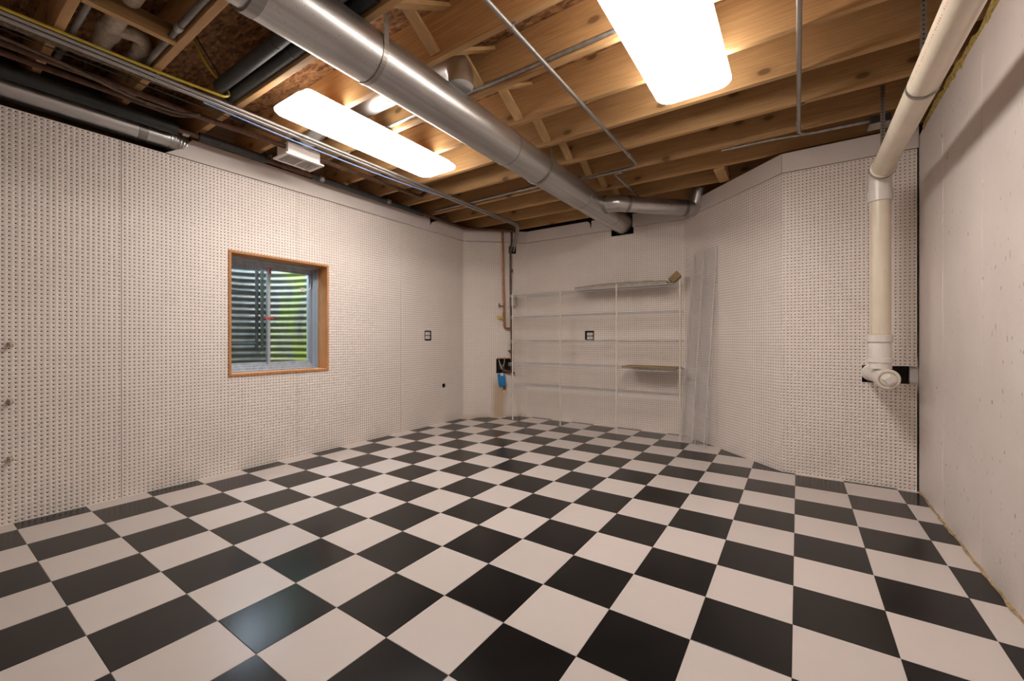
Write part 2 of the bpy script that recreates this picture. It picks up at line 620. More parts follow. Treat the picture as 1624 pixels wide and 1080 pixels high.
# ------------------------------------------------------------------ pegboard
INCH = .0254
def pegboard(name, parent, p0, p1, z0=0.0, z1=PEG, cuts=(), mat='peg', off=.006, phase=0.0):
    """board from p0 to p1 (plan), hole face towards the room (left of p0->p1 reversed), cuts = (u0,u1,z0,z1)"""
    p0, p1 = Vector((*p0, 0)), Vector((*p1, 0))
    d = p1 - p0
    W_ = d.length
    nx = max(1, round(W_ / INCH))
    nz = round((z1 - z0) / INCH)
    cw, ch = W_ / nx, (z1 - z0) / nz
    r = .0037
    ang = [math.radians(60 * k) for k in range(6)]
    tv = np.array([(-cw / 2, 0, -ch / 2), (cw / 2, 0, -ch / 2), (cw / 2, 0, ch / 2), (-cw / 2, 0, ch / 2)]
                  + [(r * math.cos(a), 0, r * math.sin(a)) for a in ang]
                  + [(r * math.cos(a), .005, r * math.sin(a)) for a in ang])
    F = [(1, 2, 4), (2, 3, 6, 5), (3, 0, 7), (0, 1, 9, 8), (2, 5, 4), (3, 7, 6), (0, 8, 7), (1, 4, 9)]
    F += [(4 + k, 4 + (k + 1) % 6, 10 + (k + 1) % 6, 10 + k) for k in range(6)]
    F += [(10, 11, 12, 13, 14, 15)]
    # keep every front face looking towards -y (the room)
    def fix(f):
        a, b_, c_ = (Vector(tv[i]) for i in f[:3])
        nn = (b_ - a).cross(c_ - a)
        return f if nn.y < 0 else f[::-1]
    F = [fix(f) if i < 8 or i == 14 else f for i, f in enumerate(F)]
    sizes = [len(f) for f in F]
    fl_ = np.concatenate([np.array(f) for f in F])
    mi = np.array([0] * 8 + [1] * 7)
    cells = []
    for i in range(nx):
        for k in range(nz):
            cu, cz = (i + .5) * cw, z0 + (k + .5) * ch
            if any(a < cu < b_ and c_ < cz < e_ for a, b_, c_, e_ in cuts):
                continue
            cells.append((cu, 0, cz))
    cells = np.array(cells)
    nc = len(cells)
    V = (cells[:, None, :] + tv[None]).reshape(-1, 3)
    loops = (fl_[None] + (np.arange(nc) * 16)[:, None]).reshape(-1)
    ls = np.tile(np.array(sizes), nc)
    st = np.concatenate([[0], np.cumsum(ls)[:-1]])
    MI = np.tile(mi, nc)
    # edge strip (board thickness) round the outer sides, left open where a cut-out reaches the side
    k0 = len(V)
    def spans(u):
        out, z = [], z0
        for c_ in sorted((max(c[2], z0), min(c[3], z1)) for c in cuts if c[0] - .02 <= u <= c[1] + .02):
            if c_[0] > z: out.append((z, c_[0]))
            z = c_[1]
        if z < z1: out.append((z, z1))
        return out
    e = []
    for u in (0, W_):
        for za, zb_ in spans(u):
            e += [(u, 0, za), (u, off, za), (u, off, zb_), (u, 0, zb_)]
    e += [(0, 0, z0), (W_, 0, z0), (W_, off, z0), (0, off, z0), (0, 0, z1), (0, off, z1), (W_, off, z1), (W_, 0, z1)]
    ne = len(e) // 4
    V = np.concatenate([V, np.array(e)])
    loops = np.concatenate([loops, np.arange(len(e)) + k0])
    st = np.concatenate([st, st[-1] + ls[-1] + np.arange(ne) * 4])
    ls = np.concatenate([ls, [4] * ne])
    MI = np.concatenate([MI, [0] * ne])
    me = bpy.data.meshes.new(name)
    me.vertices.add(len(V))
    me.vertices.foreach_set('co', V.astype(np.float32).reshape(-1))
    me.loops.add(len(loops))
    me.loops.foreach_set('vertex_index', loops.astype(np.int32))
    me.polygons.add(len(ls))
    me.polygons.foreach_set('loop_start', st.astype(np.int32))
    me.polygons.foreach_set('loop_total', ls.astype(np.int32))
    me.polygons.foreach_set('material_index', MI.astype(np.int32))
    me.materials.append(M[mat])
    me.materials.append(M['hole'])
    me.update(calc_edges=True)
    ob = bpy.data.objects.new(name, me)
    COL.objects.link(ob)
    ob.parent = parent
    ob.location = p0
    ob.rotation_euler = (0, 0, math.atan2(d.y, d.x))
    ORG[ob.name] = p0
    return ob

def outw(p, q, dist):
    """offset of a wall line away from the room (room lies on the right of p->q)"""
    d = (Vector(q) - Vector(p)).normalized()
    n_ = Vector((-d.y, d.x))
    return n_ * dist

def wallbox(name, p, q, near, far, z0, z1, mat, label, ext=0.0, parent=None):
    d = (Vector(q) - Vector(p)).normalized()
    p_, q_ = Vector(p) - d * ext, Vector(q) + d * ext
    a, b_ = outw(p, q, near), outw(p, q, far)
    mb = MB().prism([tuple(p_ + a), tuple(q_ + a), tuple(q_ + b_), tuple(p_ + b_)], 2, z0, z1)
    o = mb.build(name, mat, parent)
    if label: tag(o, label, 'wall', kind='structure')
    return o

# left wall: foundation with window opening, pegboards in front
WY0, WY1, WZ0, WZ1 = -.085, .780, .785, 1.805
mb = MB()
mb.box((-4.15, YR - .2, -.003), (-3.86, WY0, 2.42)).box((-4.15, WY1, -.003), (-3.86, 3.0, 2.42)).box((-4.15, 3.0, -.003), (-4.05, 3.85, 2.42))
mb.box((-4.15, WY0, -.003), (-3.86, WY1, WZ0)).box((-4.15, WY0, WZ1), (-3.86, WY1, 2.42))
wl = mb.build('wall_left', 'concrete_raw')
tag(wl, 'long left wall of painted pegboard with small window', 'wall', kind='structure')
MB().box((-4.15, YR - .2, 2.42), (-4.09, 3.85, JT)).build('rim_board', 'darkwood', wl)
cuts = [(WY0, WY1, WZ0, WZ1), (2.075, 2.19, 1.075, 1.19), (2.39, 2.452, .455, .515)]
ys = [YR, -1.96, -.741, .478, 1.697, 2.80]
for i in range(5):
    a, b_ = ys[i] + .0016, ys[i + 1] - .0016
    # board runs so that local +x = +y world and the face looks to +x
    pc = [(max(c[0], a) - a, min(c[1], b_) - a, c[2], c[3]) for c in cuts if c[1] > a and c[0] < b_]
    ob = pegboard('pegboard_panel', wl, (XL, a), (XL, b_), cuts=pc)
FP = [(-.50, 2.445), (-.42, 2.50), (-.336, FAS), (2.16, FAS), (2.163, 2.51), (2.20, 2.56), (2.285, FAS), (2.80, FAS), (2.80, 2.445)]
MB().prism(FP, 0, XL - .012, XL + .008).build('frieze_board', 'fascia', wl)
# dark backs of the small cut-outs
MB().box((-3.858, 2.05, 1.05), (-3.85, 2.21, 1.21)).box((-3.858, 2.37, .44), (-3.85, 2.47, .53)).build('cutout_back', 'dark', wl)

# left corner panel
wc = wallbox('wall_corner', CL[0], CL[1], .075, .12, -.003, 2.60, 'concrete_raw', 'narrow angled corner wall of pegboard behind the pipes', .03)
dL = (Vector(CL[1]) - Vector(CL[0])).normalized()
uL = lambda x: (Vector((x[0], x[1])) - Vector(CL[0])).dot(dL)
pegboard('pegboard_panel', wc, CL[0], CL[1], mat='peg_stain',
         cuts=[(.46, .66, .600, .815), (.635, .735, 2.285, 2.385)])
nL = Vector((dL.y, -dL.x))
mb = MB()
a, b_ = Vector(CL[0]), Vector(CL[1])
mb.prism([tuple(a + nL * .008), tuple(b_ + nL * .008), tuple(b_ - nL * .012), tuple(a - nL * .012)], 2, 2.445, FAS)
mb.build('frieze_board', 'fascia', wc)
def onL(u, off, z):
    p = Vector(CL[0]) + dL * u + nL * off
    return (p.x, p.y, z)
MB().add([onL(.44, -.07, .58), onL(.68, -.07, .58), onL(.68, -.07, .83), onL(.44, -.07, .83),
          onL(.62, -.07, 2.27), onL(.75, -.07, 2.27), onL(.75, -.07, 2.40), onL(.62, -.07, 2.40)],
         [(0, 1, 2, 3), (4, 5, 6, 7)]).build('cutout_back', 'dark', wc)

# back wall
wb = wallbox('wall_back', CL[1], CR[0], .075, .11, -.003, 2.35, 'concrete_raw', 'back wall of pegboard behind wire shelving', .03)
MB().box((-4.15, 3.75, -.003), (.97, 3.85, JT)).build('foundation', 'concrete_raw', wb)
x0 = CL[1][0]
DU0, DU1, DZ0 = -1.905, -1.635, 2.355
bc = [(DU0, DU1, DZ0, 9), (-2.26, -2.125, 1.068, 1.186)]
for a, b_ in ((x0, -1.931), (-1.929, CR[0][0])):
    pc = [(max(c[0], a) - a, min(c[1], b_) - a, c[2], c[3]) for c in bc if c[1] > a and c[0] < b_]
    pegboard('pegboard_panel', wb, (a, YB), (b_, YB), cuts=pc)
MB().prism([(x0, 2.445), (x0, FAS), (-2.225, FAS), (-2.195, 2.58), (-2.172, 2.50), (-2.165, FAS), (DU0, FAS), (DU0, 2.445)], 1, YB - .008, YB + .012).build('frieze_board', 'fascia', wb)
MB().box((DU1, YB - .008, 2.445), (CR[0][0], YB + .012, FAS)).build('frieze_board', 'fascia', wb)
MB().box((-2.28, YB + .06, 1.04), (-2.10, YB + .07, 1.21)).build('cutout_back', 'dark', wb)

# right angled wall
wr = wallbox('wall_angled', CR[0], CR[1], .075, .11, -.003, 2.60, 'concrete_raw', 'angled pegboard wall behind the leaning shelves', .05)
pegboard('pegboard_panel', wr, CR[0], CR[1])
dR = (Vector(CR[1]) - Vector(CR[0])).normalized()
nR = Vector((dR.y, -dR.x))
a, b_ = Vector(CR[0]), Vector(CR[1])
MB().prism([tuple(a + nR * .008), tuple(b_ + nR * .008), tuple(b_ - nR * .012), tuple(a - nR * .012)], 2, 2.445, FAS).build('frieze_board', 'fascia', wr)

# end wall
EX0, EX1 = -.09, .718
we = wallbox('wall_end', (EX0, YE), (.73, YE), .15, .19, -.003, 2.53, 'concrete_raw', 'short end pegboard wall behind the white drain pipe', .12)
pegboard('pegboard_panel', we, (EX0, YE), (EX1, YE), cuts=[(.404 - EX0, .80 - EX0, .762, .902)])
MB().box((EX0, YE - .008, 2.445), (.726, YE + .012, FAS)).build('frieze_board', 'fascia', we)
MB().box((.685, YE + .025, .70), (.728, YE + .06, .96)).build('stud_face', 'whitepaint', we)

# right concrete wall
wcn = MB().box((XR, YR - .2, -.003), (XR + .2, 3.85, 2.53)).build('wall_right', 'concrete')
tag(wcn, 'smooth white painted concrete wall on the right', 'wall', kind='structure')
def lump(y, z, r):
    bm = bmesh.new()
    bmesh.ops.create_icosphere(bm, subdivisions=2, radius=1)
    for q in bm.verts:
        j = random.uniform(.75, 1.2)
        q.co = Vector((XR + .001 + q.co.x * r * .35 * j, y + q.co.y * r * j, z + q.co.z * r * .9 * j))
    bm.verts.index_update()
    mb = MB().add([tuple(q.co) for q in bm.verts], [tuple(q.index for q in f.verts) for f in bm.faces])
    bm.free()
    return mb
for y, zs in ((1.895, (2.30, 1.784, .945, .30)), (1.25, (1.814, 1.37, .96, .52, .16))):
    pts = []
    z = .02
    while z < 2.45:
        pts.append((XR + .0005, y + random.uniform(-.004, .004), z))
        z += random.uniform(.03, .06)
    rs = [random.uniform(.0008, .0042) for _ in pts]
    MB().tube(pts, rs, 6).build('form_ridge', 'concrete', wcn, smooth=True)
    for zz in zs:
        lump(y + random.uniform(-.01, .01), zz, random.uniform(.012, .019)).build('tie_patch', 'concrete', wcn, smooth=True)
# sill plate and rim above the concrete, insulation packed in front of it
MB().box((.80, YR - .2, 2.53), (.93, 3.85, JB)).build('sill_plate', 'darkwood', wcn)
MB().box((.93, YR - .2, 2.53), (.97, 3.85, JT)).build('rim_board', 'darkwood', wcn)
v, f = [], []
ny = 150
for i in range(ny + 1):
    y = YR + (YE - .02 - YR) * i / ny
    a = random.uniform(-.010, .010)
    h = random.uniform(-.012, .012)
    v += [(.80, y, 2.532), (.738 + a, y, 2.515 + h), (.728 + a, y, 2.55 + h), (.745 + a, y, 2.60 + h), (.80, y, 2.62)]
for i in range(ny):
    for k in range(4):
        f.append((i * 5 + k, i * 5 + k + 1, i * 5 + k + 6, i * 5 + k + 5))
tag(finish('insulation_strip', v, f, 'insul', None, (.75, 0, 2.53), True),
    'yellow fibreglass insulation stuffed above the concrete wall', 'insulation')
# dirty caulk line at the foot of the concrete
v, f = [], []
for i in range(121):
    y = YR + (YE - YR) * i / 120
    w_ = random.uniform(.004, .016)
    v += [(XR, y, random.uniform(.004, .014)), (XR - w_, y, .0012)]
for i in range(120):
    f.append((2 * i, 2 * i + 1, 2 * i + 3, 2 * i + 2))
tag(finish('trim_1', v, f, 'dirt'), 'dirty caulk line along the foot of the concrete wall', 'trim', kind='structure')

# rear wall (behind the camera)
wre = MB().box((-4.15, YR - .15, -.003), (.93, YR, JT)).build('wall_rear', 'rearwall')
tag(wre, 'plain painted wall behind the camera', 'wall', kind='structure')

# ------------------------------------------------------------------ ceiling
ceil = MB().box((-4.15, YR - .2, JT), (.98, 3.86, JT + .02)).build('ceiling', 'osb')
tag(ceil, 'exposed wooden joists under a strand board subfloor', 'ceiling', kind='structure')
JY = [-2.74, -2.34, -1.94, -1.535, -1.13, -.74, -.295, .115, .52, .958, 1.372, 1.775, 2.19, 2.585, 2.988, 3.39]
jm = None
for i, y in enumerate(JY):
    if jm is None:
        jm = MB().bbox((-4.085, -.038, JB), (.925, 0, JT), .003).build('joist', 'joist')
        jm.location = (0, y, 0)
        jm.parent = ceil
    else:
        o = jm.copy()
        COL.objects.link(o)
        o.location = (0, y, random.uniform(-.002, .002))
        o.parent = ceil
# crossed bridging strips
for i in range(3, len(JY) - 2):
    ya, yb = JY[i], JY[i + 1] - .038
    for s_, xx in ((0, -1.645), (1, -1.565)):
        za, zb = (JT - .03, JB + .03) if s_ == 0 else (JB + .03, JT - .03)
        A, B = Vector((xx, ya + .002, za)), Vector((xx, yb - .002, zb))
        d = (B - A).normalized()
        w_ = Vector((1, 0, 0))
        h_ = d.cross(w_)
        v = []
        for p in (A, B):
            for sx, sh in ((-1, -1), (1, -1), (1, 1), (-1, 1)):
                v.append(p + w_ * .032 * sx + h_ * .0095 * sh)
        MB().add(v, [(0, 1, 2, 3), (7, 6, 5, 4), (0, 4, 5, 1), (1, 5, 6, 2), (2, 6, 7, 3), (3, 7, 4, 0)]).build('bridging_strip', 'brace', ceil)
MB().bbox((-2.722, JY[4] + .001, JB), (-2.684, JY[5] - .039, JB + .089), .002).build('blocking', 'block', ceil)
MB().bbox((-.62, JY[14] - .4, JB - .02), (-.53, JY[14] - .04, JB + .07), .002).build('blocking', 'block', ceil)

# ------------------------------------------------------------------ window
win = empty('window_1', (-3.8, .35, .79), 'small steel slider window in a varnished wood frame', 'window', kind='structure')
JD = .14
x1, x0 = XL + .010, XL - JD
tk = .020
y0, y1, z0, z1 = WY0 - .006, WY1 + .006, WZ0 - .006, WZ1 + .006
for lo, hi in (((x0, y0, z1 - tk), (x1, y1, z1)), ((x0, y0, z0), (x1, y1, z0 + tk)),
               ((x0, y0, z0 + tk), (x1, y0 + tk, z1 - tk)), ((x0, y1 - tk, z0 + tk), (x1, y1, z1 - tk))):
    MB().bbox(lo, hi, .002).build('jamb_board', 'jamb', win)
# steel buck
sy0, sy1, sz0, sz1 = y0 + tk, y1 - tk, z0 + tk, z1 - tk
bx0, bx1 = -4.13, x0
mb = MB()
e = .012
mb.box((bx0, sy0, sz1 - e), (bx1, sy1, sz1)).box((bx0, sy0, sz0), (bx1, sy1, sz0 + e))
mb.box((bx0, sy0, sz0 + e), (bx1, sy0 + e, sz1 - e)).box((bx0, sy1 - e, sz0 + e), (bx1, sy1, sz1 - e))
# stepped sill track
mb.box((-4.12, sy0 + e, sz0 + e), (-3.99, sy1 - e, sz0 + .035)).box((-4.12, sy0 + e, sz0 + .035), (-4.03, sy1 - e, sz0 + .052))
mb.box((-4.12, sy0 + e, sz1 - .04), (-4.03, sy1 - e, sz1 - e))
mb.build('steel_frame', 'steel', win)
gz0, gz1 = sz0 + .052, sz1 - .04
ym = .35
def sash(ya, yb, xc, nm):
    s_ = MB()
    w_ = .022
    s_.box((xc - .010, ya, gz0), (xc + .010, ya + w_, gz1)).box((xc - .010, yb - w_, gz0), (xc + .010, yb, gz1))
    s_.box((xc - .010, ya + w_, gz0), (xc + .010, yb - w_, gz0 + w_)).box((xc - .010, ya + w_, gz1 - w_), (xc + .010, yb - w_, gz1))
    so = s_.build('sash', 'steel', win)
    MB().box((xc - .002, ya + w_, gz0 + w_), (xc + .002, yb - w_, gz1 - w_)).build('pane', 'glass', so)
sash(sy0 + e, ym + .014, -4.085, 'a')
sash(ym - .014, sy1 - e, -4.060, 'b')
MB().box((-4.049, ym - .05, 1.275), (-4.035, ym + .035, 1.288)).build('latch', 'red', win)
MB().box((-4.049, ym + .002, 1.69), (-4.040, ym + .012, 1.765)).build('latch', 'red', win)
MB().tube(bend([(-4.04, .70, 1.74), (-4.035, .745, 1.70), (-4.035, .735, 1.58), (-4.035, .68, 1.57)], .06), .004, 8).build('sensor_wire', 'whitepaint', win, smooth=True)
MB().bbox((-4.049, .645, 1.555), (-4.035, .685, 1.595), .003).build('sensor', 'whitepaint', win)

# window well outside: corrugated half cylinder, open at the top
v, f = [], []
pitch, amp = .0677, .0085
zb, zt = .62, 2.06
nz_ = int((zt - zb) / (pitch / 8))
na = 40
wcx, wcy, ra, rb_ = -4.16, .35, .82, .56
for k in range(nz_ + 1):
    z = zb + (zt - zb) * k / nz_
    dr = amp * math.cos(2 * math.pi * (z - zb) / pitch)
    for i in range(na + 1):
        a = math.pi * i / na
        v.append((wcx - (ra + dr) * math.sin(a), wcy - (rb_ + dr) * math.cos(a), z))
for k in range(nz_):
    for i in range(na):
        j = k * (na + 1) + i
        f.append((j, j + 1, j + na + 2, j + na + 1))
well = empty('window_well', (wcx, wcy, zb), 'corrugated galvanized window well seen through the glass', 'window well')
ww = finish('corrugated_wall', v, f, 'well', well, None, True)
v = [(wcx, wcy, zb + .02)] + [(wcx - ra * math.sin(math.pi * i / na), wcy - rb_ * math.cos(math.pi * i / na), zb + .02 + random.uniform(-.01, .01)) for i in range(na + 1)]
finish('gravel_bed', v, [(0, i + 1, i + 2) for i in range(na)], 'soil', well)
MB().box((-4.20, wcy + rb_ - .10, zb), (-4.155, wcy + rb_ + .03, zt)).build('flange', 'steel', well)
MB().box((-4.20, wcy - rb_ - .03, zb), (-4.155, wcy - rb_ + .02, zt)).build('flange', 'steel', well)
lad = empty('escape_ladder', (-4.85, .43, .98), 'dark steel escape ladder standing in the window well', 'ladder')
for xx, yy in ((-4.84, .60), (-4.80, .635), (-4.86, .24)):
    MB().bbox((xx - .010, yy - .014, .98), (xx + .010, yy + .014, 2.0), .002).build('rail', 'ruststeel', lad)
for zz in (1.04, 1.32, 1.60, 1.88):
    MB().tube([(-4.86, .24, zz), (-4.84, .62, zz)], .009, 8).build('rung', 'ruststeel', lad, smooth=True)

# ------------------------------------------------------------------ ceiling lights
def rrect(x0, x1, y0, y1, r, n=7):
    p = []
    for cx, cy, a0 in ((x1 - r, y1 - r, 0), (x0 + r, y1 - r, 90), (x0 + r, y0 + r, 180), (x1 - r, y0 + r, 270)):
        for k in range(n + 1):
            a = math.radians(a0 + 90 * k / n)
            p.append((cx + r * math.cos(a), cy + r * math.sin(a)))
    return p
def light(cx, label):
    cy = .470
    e_ = empty('ceiling_light', (cx, cy, JB), label, 'light', 'cloud ceiling lights')
    hw, hl = .211, .70
    MB().prism(rrect(cx - hw + .05, cx + hw - .05, cy - hl + .05, cy + hl - .05, .03), 2, 2.615, JB - .003).build('housing', 'whitepaint', e_)
    rings = [(2.614, .035), (2.600, .008), (2.590, .0), (2.584, .002), (2.576, .010), (2.568, .03), (2.556, .07), (2.548, .12), (2.545, .16)]
    v, f = [], []
    n = None
    for z, i_ in rings:
        p = rrect(cx - hw + i_, cx + hw - i_, cy - hl + i_, cy + hl - i_, max(.085 - i_ * .6, .02))
        n = len(p)
        v += [(q[0], q[1], z) for q in p]
    for k in range(len(rings) - 1):
        for i in range(n):
            j = (i + 1) % n
            f.append((k * n + i, k * n + j, (k + 1) * n + j, (k + 1) * n + i))
    f.append(tuple(range(n)))
    f.append(tuple((len(rings) - 1) * n + i for i in range(n)))
    finish('lens', v, f, 'lens', e_, None, True)
light(-2.645, 'glowing long ceiling light nearest the window wall, beside the round duct')
light(-.508, 'glowing long ceiling light between the thin conduits, cut by the top edge')

# ------------------------------------------------------------------ main duct and branch
DX, DZ = -1.765, 2.502
du = empty('round_duct', (DX, 0, DZ), 'large round galvanized duct crossing under the joists', 'duct')
for a, b_, r in ((YR + .02, -.80, .118), (-.84, .95, .128), (.92, 2.22, .125), (2.19, 3.02, .123), (3.0, 3.47, .121)):
    MB().tube([(DX, a, DZ), (DX, b_, DZ)], r, 40).build('duct_section', 'galv', du, smooth=True)
for y, r, w_ in ((-.82, .131, .05), (.94, .1295, .012), (2.205, .1265, .010), (3.01, .1245, .010)):
    MB().lathe([(0, r - .004), (.002, r), (w_ - .002, r), (w_, r - .004)], (DX, y - w_ / 2, DZ), (0, 1, 0), 40).build('joint_band', 'galvband', du, smooth=True)
def duct_hanger(y, jy):
    v, f = [], []
    n = 26
    R_ = .1315
    path = [(DX - R_ * .98, JB - .0)]
    for k in range(n + 1):
        a = math.pi + math.pi * k / n
        path.append((DX + R_ * math.cos(a), DZ + R_ * math.sin(a)))
    path.append((DX + R_ * .98, JB + .03))
    for x, z in path:
        v += [(x, y - .014, z), (x, y + .014, z)]
    for i in range(len(path) - 1):
        f.append((2 * i, 2 * i + 1, 2 * i + 3, 2 * i + 2))
    o = finish('hanger_strap', v, f, 'strap', du)
    md = o.modifiers.new('s', 'SOLIDIFY')
    md.thickness = .002
duct_hanger(-.27, 0)
duct_hanger(1.39, 0)
# 45 degree branch
q2 = Vector((.707, .707, 0))
B0 = Vector((DX + .06, 2.60, DZ))
B1 = Vector((-1.555, 2.60, DZ + .0))
B2 = Vector((-.985, 3.17, DZ - .005))
r = .083
MB().tube(bend([B0, B1, B1 + q2 * .14], .10, 8), r + .002, 28).build('take_off_elbow', 'galvx', du, smooth=True)
MB().lathe([(0, .098), (.012, .096), (.03, .080)], (DX + .105, 2.60, DZ), (1, 0, 0), 28).build('collar', 'galvband', du, smooth=True)
MB().tube([B1 + q2 * .10, B2], r, 28).build('branch_pipe', 'galvx', du, smooth=True)
MB().lathe([(0, r), (.002, r + .004), (.035, r + .004), (.037, r)], B1 + q2 * .115, q2, 28).build('joint_band', 'galvband', du, smooth=True)
MB().lathe([(0, r), (.002, r + .004), (.035, r + .004), (.037, r)], B2 - q2 * .03, q2, 28).build('joint_band', 'galvband', du, smooth=True)
up = Vector((.10, .08, .16)).normalized()
MB().tube(bend([B2, B2 + q2 * .11, B2 + q2 * .11 + Vector((.05, -.02, .20))], .14, 5), r + .001, 28).build('end_elbow', 'galvx', du, smooth=True)
for dd in (.03, .075):
    MB().lathe([(0, r), (.002, r + .003), (.008, r + .003), (.010, r)], B2 + q2 * dd * .8, q2, 28).build('elbow_bead', 'galvx', du, smooth=True)
# joist bay run feeding the register
bd = empty('joist_bay_duct', (-2.4, .31, 2.77), 'shiny small duct tucked between joists above the round duct', 'duct')
MB().tube(bend([(-3.32, .27, 2.70), (-3.15, .28, 2.765), (-1.80, .30, 2.765), (-1.66, .30, 2.72), (-1.66, .30, 2.60)], .12, 8), .078, 28).build('pipe', 'galvx', bd, smooth=True)
MB().lathe([(0, .079), (.003, .083), (.03, .083), (.033, .079)], (-2.02, .30, 2.765), (1, 0, 0), 28).build('joint_band', 'galvband', bd, smooth=True)

# register
rg = empty('supply_register', (-3.37, .255, 2.535), 'white rectangular air register hanging near the window wall', 'register')
MB().bbox((-3.45, .12, 2.543), (-3.285, .388, 2.64), .003).build('boot', 'whitepaint', rg)
mb = MB()
rx0, rx1, ry0, ry1 = -3.472, -3.262, .095, .412
mb.bbox((rx0, ry0, 2.530), (rx1, ry0 + .028, 2.543), .002).bbox((rx0, ry1 - .028, 2.530), (rx1, ry1, 2.543), .002)
mb.bbox((rx0, ry0 + .028, 2.530), (rx0 + .03, ry1 - .028, 2.543), .002).bbox((rx1 - .03, ry0 + .028, 2.530), (rx1, ry1 - .028, 2.543), .002)
mb.box((rx0 + .03, .250, 2.531), (rx1 - .03, .262, 2.542))
mb.build('face_frame', 'whitepaint', rg)
for k in range(10):
    x = rx0 + .036 + k * .017
    MB().box((x, ry0 + .028, 2.534), (x + .010, ry1 - .028, 2.540)).build('louver', 'grille', rg)

# silver duct along the top of the left wall
ld = empty('wall_duct', (-3.835, -1.5, 2.56), 'silver round duct lying along the top of the left wall', 'duct')
MB().tube([(-3.82, YR + .02, 2.561), (-3.82, -.62, 2.561)], .077, 32).build('pipe', 'galvx', ld, smooth=True)
MB().lathe([(0, .077), (.002, .081), (.05, .081), (.052, .077)], (-3.82, -.66, 2.561), (0, 1, 0), 32).build('joint_band', 'galvband', ld, smooth=True)
ep = bend([(-3.82, -.62, 2.561), (-3.82, -.42, 2.561), (-3.98, -.36, 2.56)], .16, 20)
dn, rr_ = [], []
for i in range(len(ep) - 1):
    for k in range(3):
        dn.append(ep[i].lerp(ep[i + 1], k / 3))
for i in range(len(dn)):
    rr_.append(.077 + (.004 if i > 8 and (i // 3) % 2 else 0))
MB().tube(dn, rr_, 32).build('elbow', 'galvx', ld, smooth=True)

# ------------------------------------------------------------------ conduits
def pipe_thing(name, pts, r, mat, label, cat, group=None, rad=.08, clamps=(), seg=12, cl_mat='emt', couplers=()):
    P = bend(pts, rad, 6) if len(pts) > 2 else [Vector(p) for p in pts]
    c = P[0]
    e_ = empty(name, tuple(P[len(P) // 2]), label, cat, group)
    MB().tube(P, r, seg).build('tube', mat, e_, smooth=True)
    for cx, cy, cz, ax in clamps:
        a = Vector(ax)
        s_ = MB().lathe([(0, r + .002), (.014, r + .002)], Vector((cx, cy, cz)) - a * .007, a, 12)
        side = Vector((0, 1, 0)) if abs(a.x) > .5 else Vector((1, 0, 0))
        c0 = Vector((cx, cy, cz)) + side * (r + .010) + Vector((0, 0, r * .6))
        h = Vector((.007 if abs(a.x) > .5 else .012, .012 if abs(a.x) > .5 else .007, .003))
        s_.box(c0 - h, c0 + h)
        s_.build('clamp', cl_mat, e_)
    for cx, cy, cz, ax in couplers:
        MB().lathe([(0, r + .001), (.003, r + .004), (.05, r + .004), (.053, r + .001)], Vector((cx, cy, cz)), ax, 14).build('coupling', cl_mat, e_, smooth=True)
    return e_
ZC = JB - .0135
Y_ = (0, 1, 0)
X_ = (1, 0, 0)
pipe_thing('conduit', [(-1.155, YR + .02, ZC), (-1.155, 2.11, ZC), (-1.82, 2.13, ZC)], .0125, 'emt',
           'thin steel conduit running straight across beneath the middle joists', 'conduit', 'ceiling conduits', .09,
           [(-1.155, .10, ZC, Y_), (-1.155, .94, ZC, Y_)], couplers=[(-1.155, 1.83, ZC, Y_)])
pipe_thing('conduit', [(-1.31, 2.145, ZC - .005), (-1.40, 2.16, ZC), (-1.40, 2.88, ZC - .01)], .0125, 'emt',
           'short bent conduit ending above the small branch duct', 'conduit', 'ceiling conduits', .06, couplers=[(-1.40, 2.50, ZC - .004, Y_)])
pipe_thing('conduit', [(.022, YR + .02, ZC), (.022, 2.235, ZC), (.44, 2.262, ZC)], .0125, 'emt',
           'conduit right of the second light bending towards the junction box', 'conduit', 'ceiling conduits', .10,
           [(.022, 1.755, ZC, Y_)], couplers=[(.022, 1.98, ZC, Y_)])
pipe_thing('conduit', [(.44, 2.285, ZC + .004), (.06, 2.25, ZC + .004), (-.10, 2.215, ZC + .004), (-.50, 2.20, ZC + .004)], .009, 'emt',
           'thin flexible cable leading left from the junction box', 'cable', 'ceiling conduits', .05)
jb = empty('junction_box', (.49, 2.262, 2.60), 'dark steel junction box beside the hanging drain pipe strap', 'electrical box')
MB().bbox((.435, 2.215, 2.582), (.545, 2.315, 2.637), .004).build('body', 'boxdark', jb)
MB().bbox((.428, 2.208, 2.576), (.552, 2.322, 2.583), .002).build('cover', 'strap', jb)
for sx, sy in ((.445, 2.225), (.535, 2.225), (.445, 2.305), (.535, 2.305)):
    MB().lathe([(0, .005), (.004, .004)], (sx, sy, 2.577), (0, 0, -1), 8).build('screw', 'emt', jb)
yj = JY[8] - .038 - .014
pipe_thing('conduit', [(-1.95, yj, 2.668), (-.45, yj, 2.668)], .0125, 'emt',
           'conduit clamped along the side of one joist behind the round duct', 'conduit', 'ceiling conduits', .05,
           [(-1.52, yj, 2.668, X_), (-.93, yj, 2.668, X_)])
pipe_thing('conduit', [(-2.95, JY[8] - .06, 2.668), (-2.0, JY[8] - .06, 2.668)], .0125, 'emt',
           'shiny conduit on the joist between first light and round duct', 'conduit', 'ceiling conduits', .05)
yk = JY[12] - .038
for dy, dz, lb in ((-.016, .036, 'upper'), (-.050, .014, 'lower')):
    pipe_thing('conduit', [(-3.62, yk + dy - .02, JB + dz - .012), (-1.75, yk + dy, JB + dz)], .010, 'emt',
               lb + ' of two thin conduits along a far joist left of the duct', 'conduit', 'ceiling conduits', .05,
               [(-2.95, yk + dy - .01, JB + dz - .005, X_), (-2.35, yk + dy, JB + dz, X_)])
